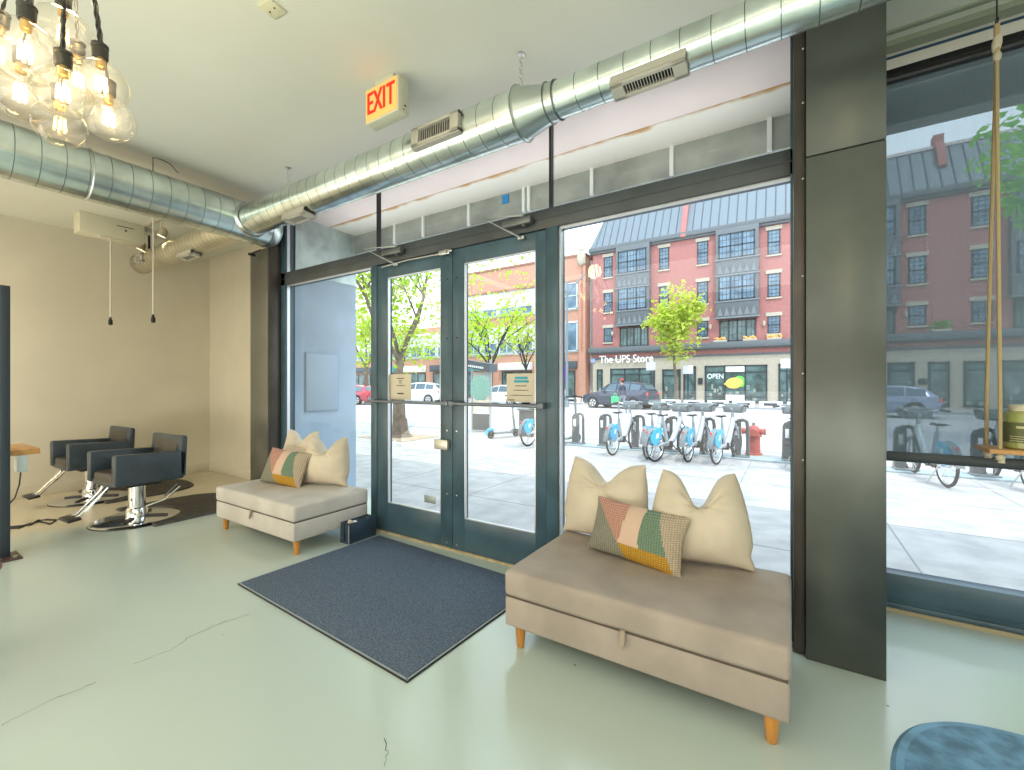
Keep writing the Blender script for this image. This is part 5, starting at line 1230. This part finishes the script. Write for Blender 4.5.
car('dark navy SUV with red tail light driving past the stone shop front', at(620, 27.0), R(-10), P_navy, True)
car('white hatchback with red tail light behind the left door glass', at(418, 25.5), R(16), P_white, True)
car('white car parked across the road behind the right door notice', at(503, 26.0), R(-4), P_white, False)
car('white car with arched roof parked farther back behind the kiosk', at(535, 28.3), R(-4), P_white, True)
car('deep red car seen low through the narrow left window', at(352, 21.5), R(8), P_red, False)
car('pale silver-blue car seen through the shaded window beside the pillar', at(873, 26.5), R(-6), P_silver, False)
car('white car parked far left behind the tree trunk', at(383, 27.5), R(3), P_white, False)

# ================================================================== PERSON crossing in front of the SUV
def person(loc, rz):
    t = thing('person', 'person in dark jacket and red cap with a green bag, before the navy SUV', 'person', loc, rz)
    J = {'hip': (0, 0, .95, .13, .10), 'sp': (0, 0, 1.15, .125, .09), 'ch': (0, 0, 1.36, .15, .10), 'nk': (0, .0, 1.50, .055, .055), 'hd': (0, .01, 1.60, .075, .085), 'hd2': (0, .01, 1.70, .07, .08)}
    L2 = [('hipl', (-.09, 0, .90, .085, .09), 'hip'), ('kl', (-.10, .16, .52, .06, .06), 'hipl'), ('al', (-.10, .10, .10, .04, .04), 'kl'), ('tl', (-.10, .22, .04, .035, .03), 'al'),
          ('hipr', (.09, 0, .90, .085, .09), 'hip'), ('kr', (.10, -.04, .50, .06, .06), 'hipr'), ('ar', (.10, -.24, .14, .04, .04), 'kr'), ('tr', (.10, -.14, .04, .035, .03), 'ar'),
          ('shl', (-.19, 0, 1.40, .055, .055), 'ch'), ('el', (-.25, -.05, 1.14, .045, .045), 'shl'), ('wl', (-.24, .10, .92, .03, .03), 'el'), ('hl', (-.24, .14, .85, .028, .035), 'wl'),
          ('shr', (.19, 0, 1.40, .055, .055), 'ch'), ('er', (.26, .02, 1.13, .045, .045), 'shr'), ('wr', (.26, .06, .88, .03, .03), 'er'), ('hr', (.26, .07, .80, .028, .035), 'wr')]
    names = list(J); me = bpy.data.meshes.new('body'); verts = [J[n][:3] for n in names]; rad = [J[n][3:] for n in names]; edges = [(i, i+1) for i in range(5)]
    for n, v, par in L2:
        verts.append(v[:3]); rad.append(v[3:]); edges.append((names.index(par), len(verts)-1)); names.append(n)
    me.from_pydata(verts, edges, []); o = bpy.data.objects.new('body', me); C.objects.link(o); o.parent = t
    md = o.modifiers.new('skin', 'SKIN'); 
    for i, r_ in enumerate(rad): me.skin_vertices[0].data[i].radius = r_
    me.skin_vertices[0].data[0].use_root = True
    sb = o.modifiers.new('sub', 'SUBSURF'); sb.levels = 2; sb.render_levels = 2
    bpy.context.view_layer.update()
    m2 = bpy.data.meshes.new_from_object(o.evaluated_get(bpy.context.evaluated_depsgraph_get())); o.modifiers.clear(); o.data = m2; m2.name = 'body'
    m2.materials.clear()
    for mm in (mat('dark_jacket', (.06, .07, .10), .8), mat('grey_trousers', (.20, .22, .26), .8), M_skin, mat('dark_shoe', (.05, .05, .05), .6)): m2.materials.append(mm)
    for p in m2.polygons:
        z = p.center.z; x = abs(p.center.x); p.use_smooth = True
        p.material_index = 2 if z > 1.50 or (x > .19 and z < .92) else 0 if z > .93 or x > .2 else 3 if z < .10 else 1
    mb = MB(); mb.lathe([(.088, 0), (.088, .05), (.06, .085), (0, .095)], (0, .01, 1.70), (0, 0, 1), 16); mb.box((0, .12, 1.71), (.13, .10, .012), bev=.004); mb.build('red_cap', mat('red_cloth', (.65, .05, .05), .8), o)
    mb = MB(); mb.ell((-.03, .092, 1.66), (.012, .006, .008), 6); mb.ell((.03, .092, 1.66), (.012, .006, .008), 6); mb.box((0, .085, 1.585), (.05, .012, .008)); mb.build('eyes_and_mouth', M_dark, o)
    mb = MB(); mb.ell((0, .10, 1.63), (.011, .018, .02), 8); mb.build('nose', M_skin, o)
    mb = MB(); mb.ell((0, -.04, 1.66), (.08, .07, .08), 10); mb.build('hair', mat('dark_hair', (.03, .02, .015), .8), o)
    return t
pp = onY(622, 400, 21.5); person((pp.x, 21.5, ZG-.05), R(60))
mb = MB(); hx = Vector((pp.x, 21.5, ZG-.05))
bx = hx + Vector((-.30, -.18, .72)); mb.box(bx, (.36, .18, .36), bev=.04, seg=3)
t = thing('green_bag', 'bright green bag held by the person in front of the SUV', 'bag', (bx.x, bx.y, bx.z-.18)); mb.build('bag_body', mat('bright_green', (.05, .62, .18), .7), t, world=True)
mb = MB(); mb.tube([bx+Vector((-.08, 0, .17)), bx+Vector((-.04, .0, .33)), bx+Vector((.04, 0, .33)), bx+Vector((.08, 0, .17))], .014, 6); mb.build('bag_handle', MATS['bright_green'], t, world=True)

# ================================================================== LIGHT
w = bpy.data.worlds.new('world'); bpy.context.scene.world = w; w.use_nodes = True
nt = w.node_tree; N = nt.nodes; L = nt.links; bg = N['Background']
tc = N.new('ShaderNodeTexCoord'); sx = N.new('ShaderNodeSeparateXYZ'); L.new(tc.outputs['Generated'], sx.inputs[0])
rr = N.new('ShaderNodeValToRGB'); rr.color_ramp.elements[0].position = 0.0; rr.color_ramp.elements[0].color = (.86, .94, 1, 1)
rr.color_ramp.elements[1].position = .6; rr.color_ramp.elements[1].color = (.70, .86, 1, 1)
L.new(sx.outputs['Z'], rr.inputs[0]); L.new(rr.outputs[0], bg.inputs['Color']); bg.inputs['Strength'].default_value = 3.2
def area(name, loc, size, power, col, rot=(0, 0, 0), spec=1.0):
    l = bpy.data.lights.new(name, 'AREA'); l.shape = 'RECTANGLE'; l.size, l.size_y = size; l.energy = power; l.color = col; l.specular_factor = spec
    o = bpy.data.objects.new(name, l); C.objects.link(o); o.location = loc; o.rotation_euler = rot; return o
area('overhead_fill', (-1.0, -2.6, 3.0), (5, 2.6), 98, (1, .96, .90))  # added fill lamps near the ceiling of the unseen room, no fittings
area('overhead_fill', (-5.4, -1.6, 3.0), (2.4, 3.0), 90, (1, .90, .74))
area('fill_light', (-1.2, -2.8, .5), (5, 2.5), 104, (1, .97, .92), rot=(R(150), 0, 0))  # added fill lamp aimed up, standing in for bounced light
area('fill_light', (2.8, -.8, 2.9), (2.0, 3.0), 40, (.92, .97, 1))  # added fill lamp on the right, aimed down
area('fill_light', (-4.8, -1.6, .5), (3.5, 2.0), 95, (1, .92, .78), rot=(R(155), 0, 0))  # added fill lamp aimed up, for the left side of the room
sun = bpy.data.lights.new('sun', 'SUN'); sun.energy = 2.2; sun.angle = R(1.5); sun.color = (1, .97, .92)
so = bpy.data.objects.new('sun', sun); C.objects.link(so); so.rotation_euler = Vector((-.35, .60, -1.1)).to_track_quat('-Z', 'Y').to_euler()
def spot(loc, tgt, p, ang, col, r=.03):
    l = bpy.data.lights.new('track_spot', 'SPOT'); l.energy = p; l.spot_size = R(ang); l.spot_blend = .8; l.color = col; l.shadow_soft_size = r
    o = bpy.data.objects.new('track_spot', l); C.objects.link(o); o.location = loc; o.rotation_euler = (Vector(tgt)-Vector(loc)).to_track_quat('-Z', 'Y').to_euler()
spot((-6.50, 2.0, 2.82), (-7.0, 2.2, 1.2), 60, 40, (1, .80, .45))
spot((-5.84, 1.98, 2.84), (-6.1, 2.97, 1.2), 60, 60, (1, .80, .45))
pl = bpy.data.lights.new('bulb_glow', 'POINT'); pl.energy = 9; pl.color = (1, .78, .45); pl.shadow_soft_size = .08
po = bpy.data.objects.new('bulb_glow', pl); C.objects.link(po); po.location = (-1.90, .40, 2.55)
area('fill_light', (2.2, -2.0, .5), (2.5, 2.5), 60, (1, .97, .91), rot=(R(155), 0, 0))  # added fill lamp aimed up to brighten the ceiling on the right
pl = bpy.data.lights.new('room_lamp', 'POINT'); pl.energy = 6; pl.color = (1, .74, .35); pl.shadow_soft_size = .05
po = bpy.data.objects.new('room_lamp', pl); C.objects.link(po); po.location = (.49, -.48, 2.80)
area('soffit_fill', (-2.1, 2.92, 2.49), (4.0, .22), 7.5, (1, .96, .94), rot=(R(180), 0, 0))  # added lamp hidden by the header, lifts the soffit like bounced light
sc = bpy.context.scene
sc.view_settings.view_transform = 'Standard'; sc.view_settings.look = 'None'; sc.view_settings.exposure = 0.0
sc.cycles.max_bounces = 10; sc.cycles.transparent_max_bounces = 16; sc.cycles.caustics_reflective = False; sc.cycles.caustics_refractive = False
sc.cycles.sample_clamp_indirect = 4
try: sc.cycles.use_denoising = True
except Exception: pass
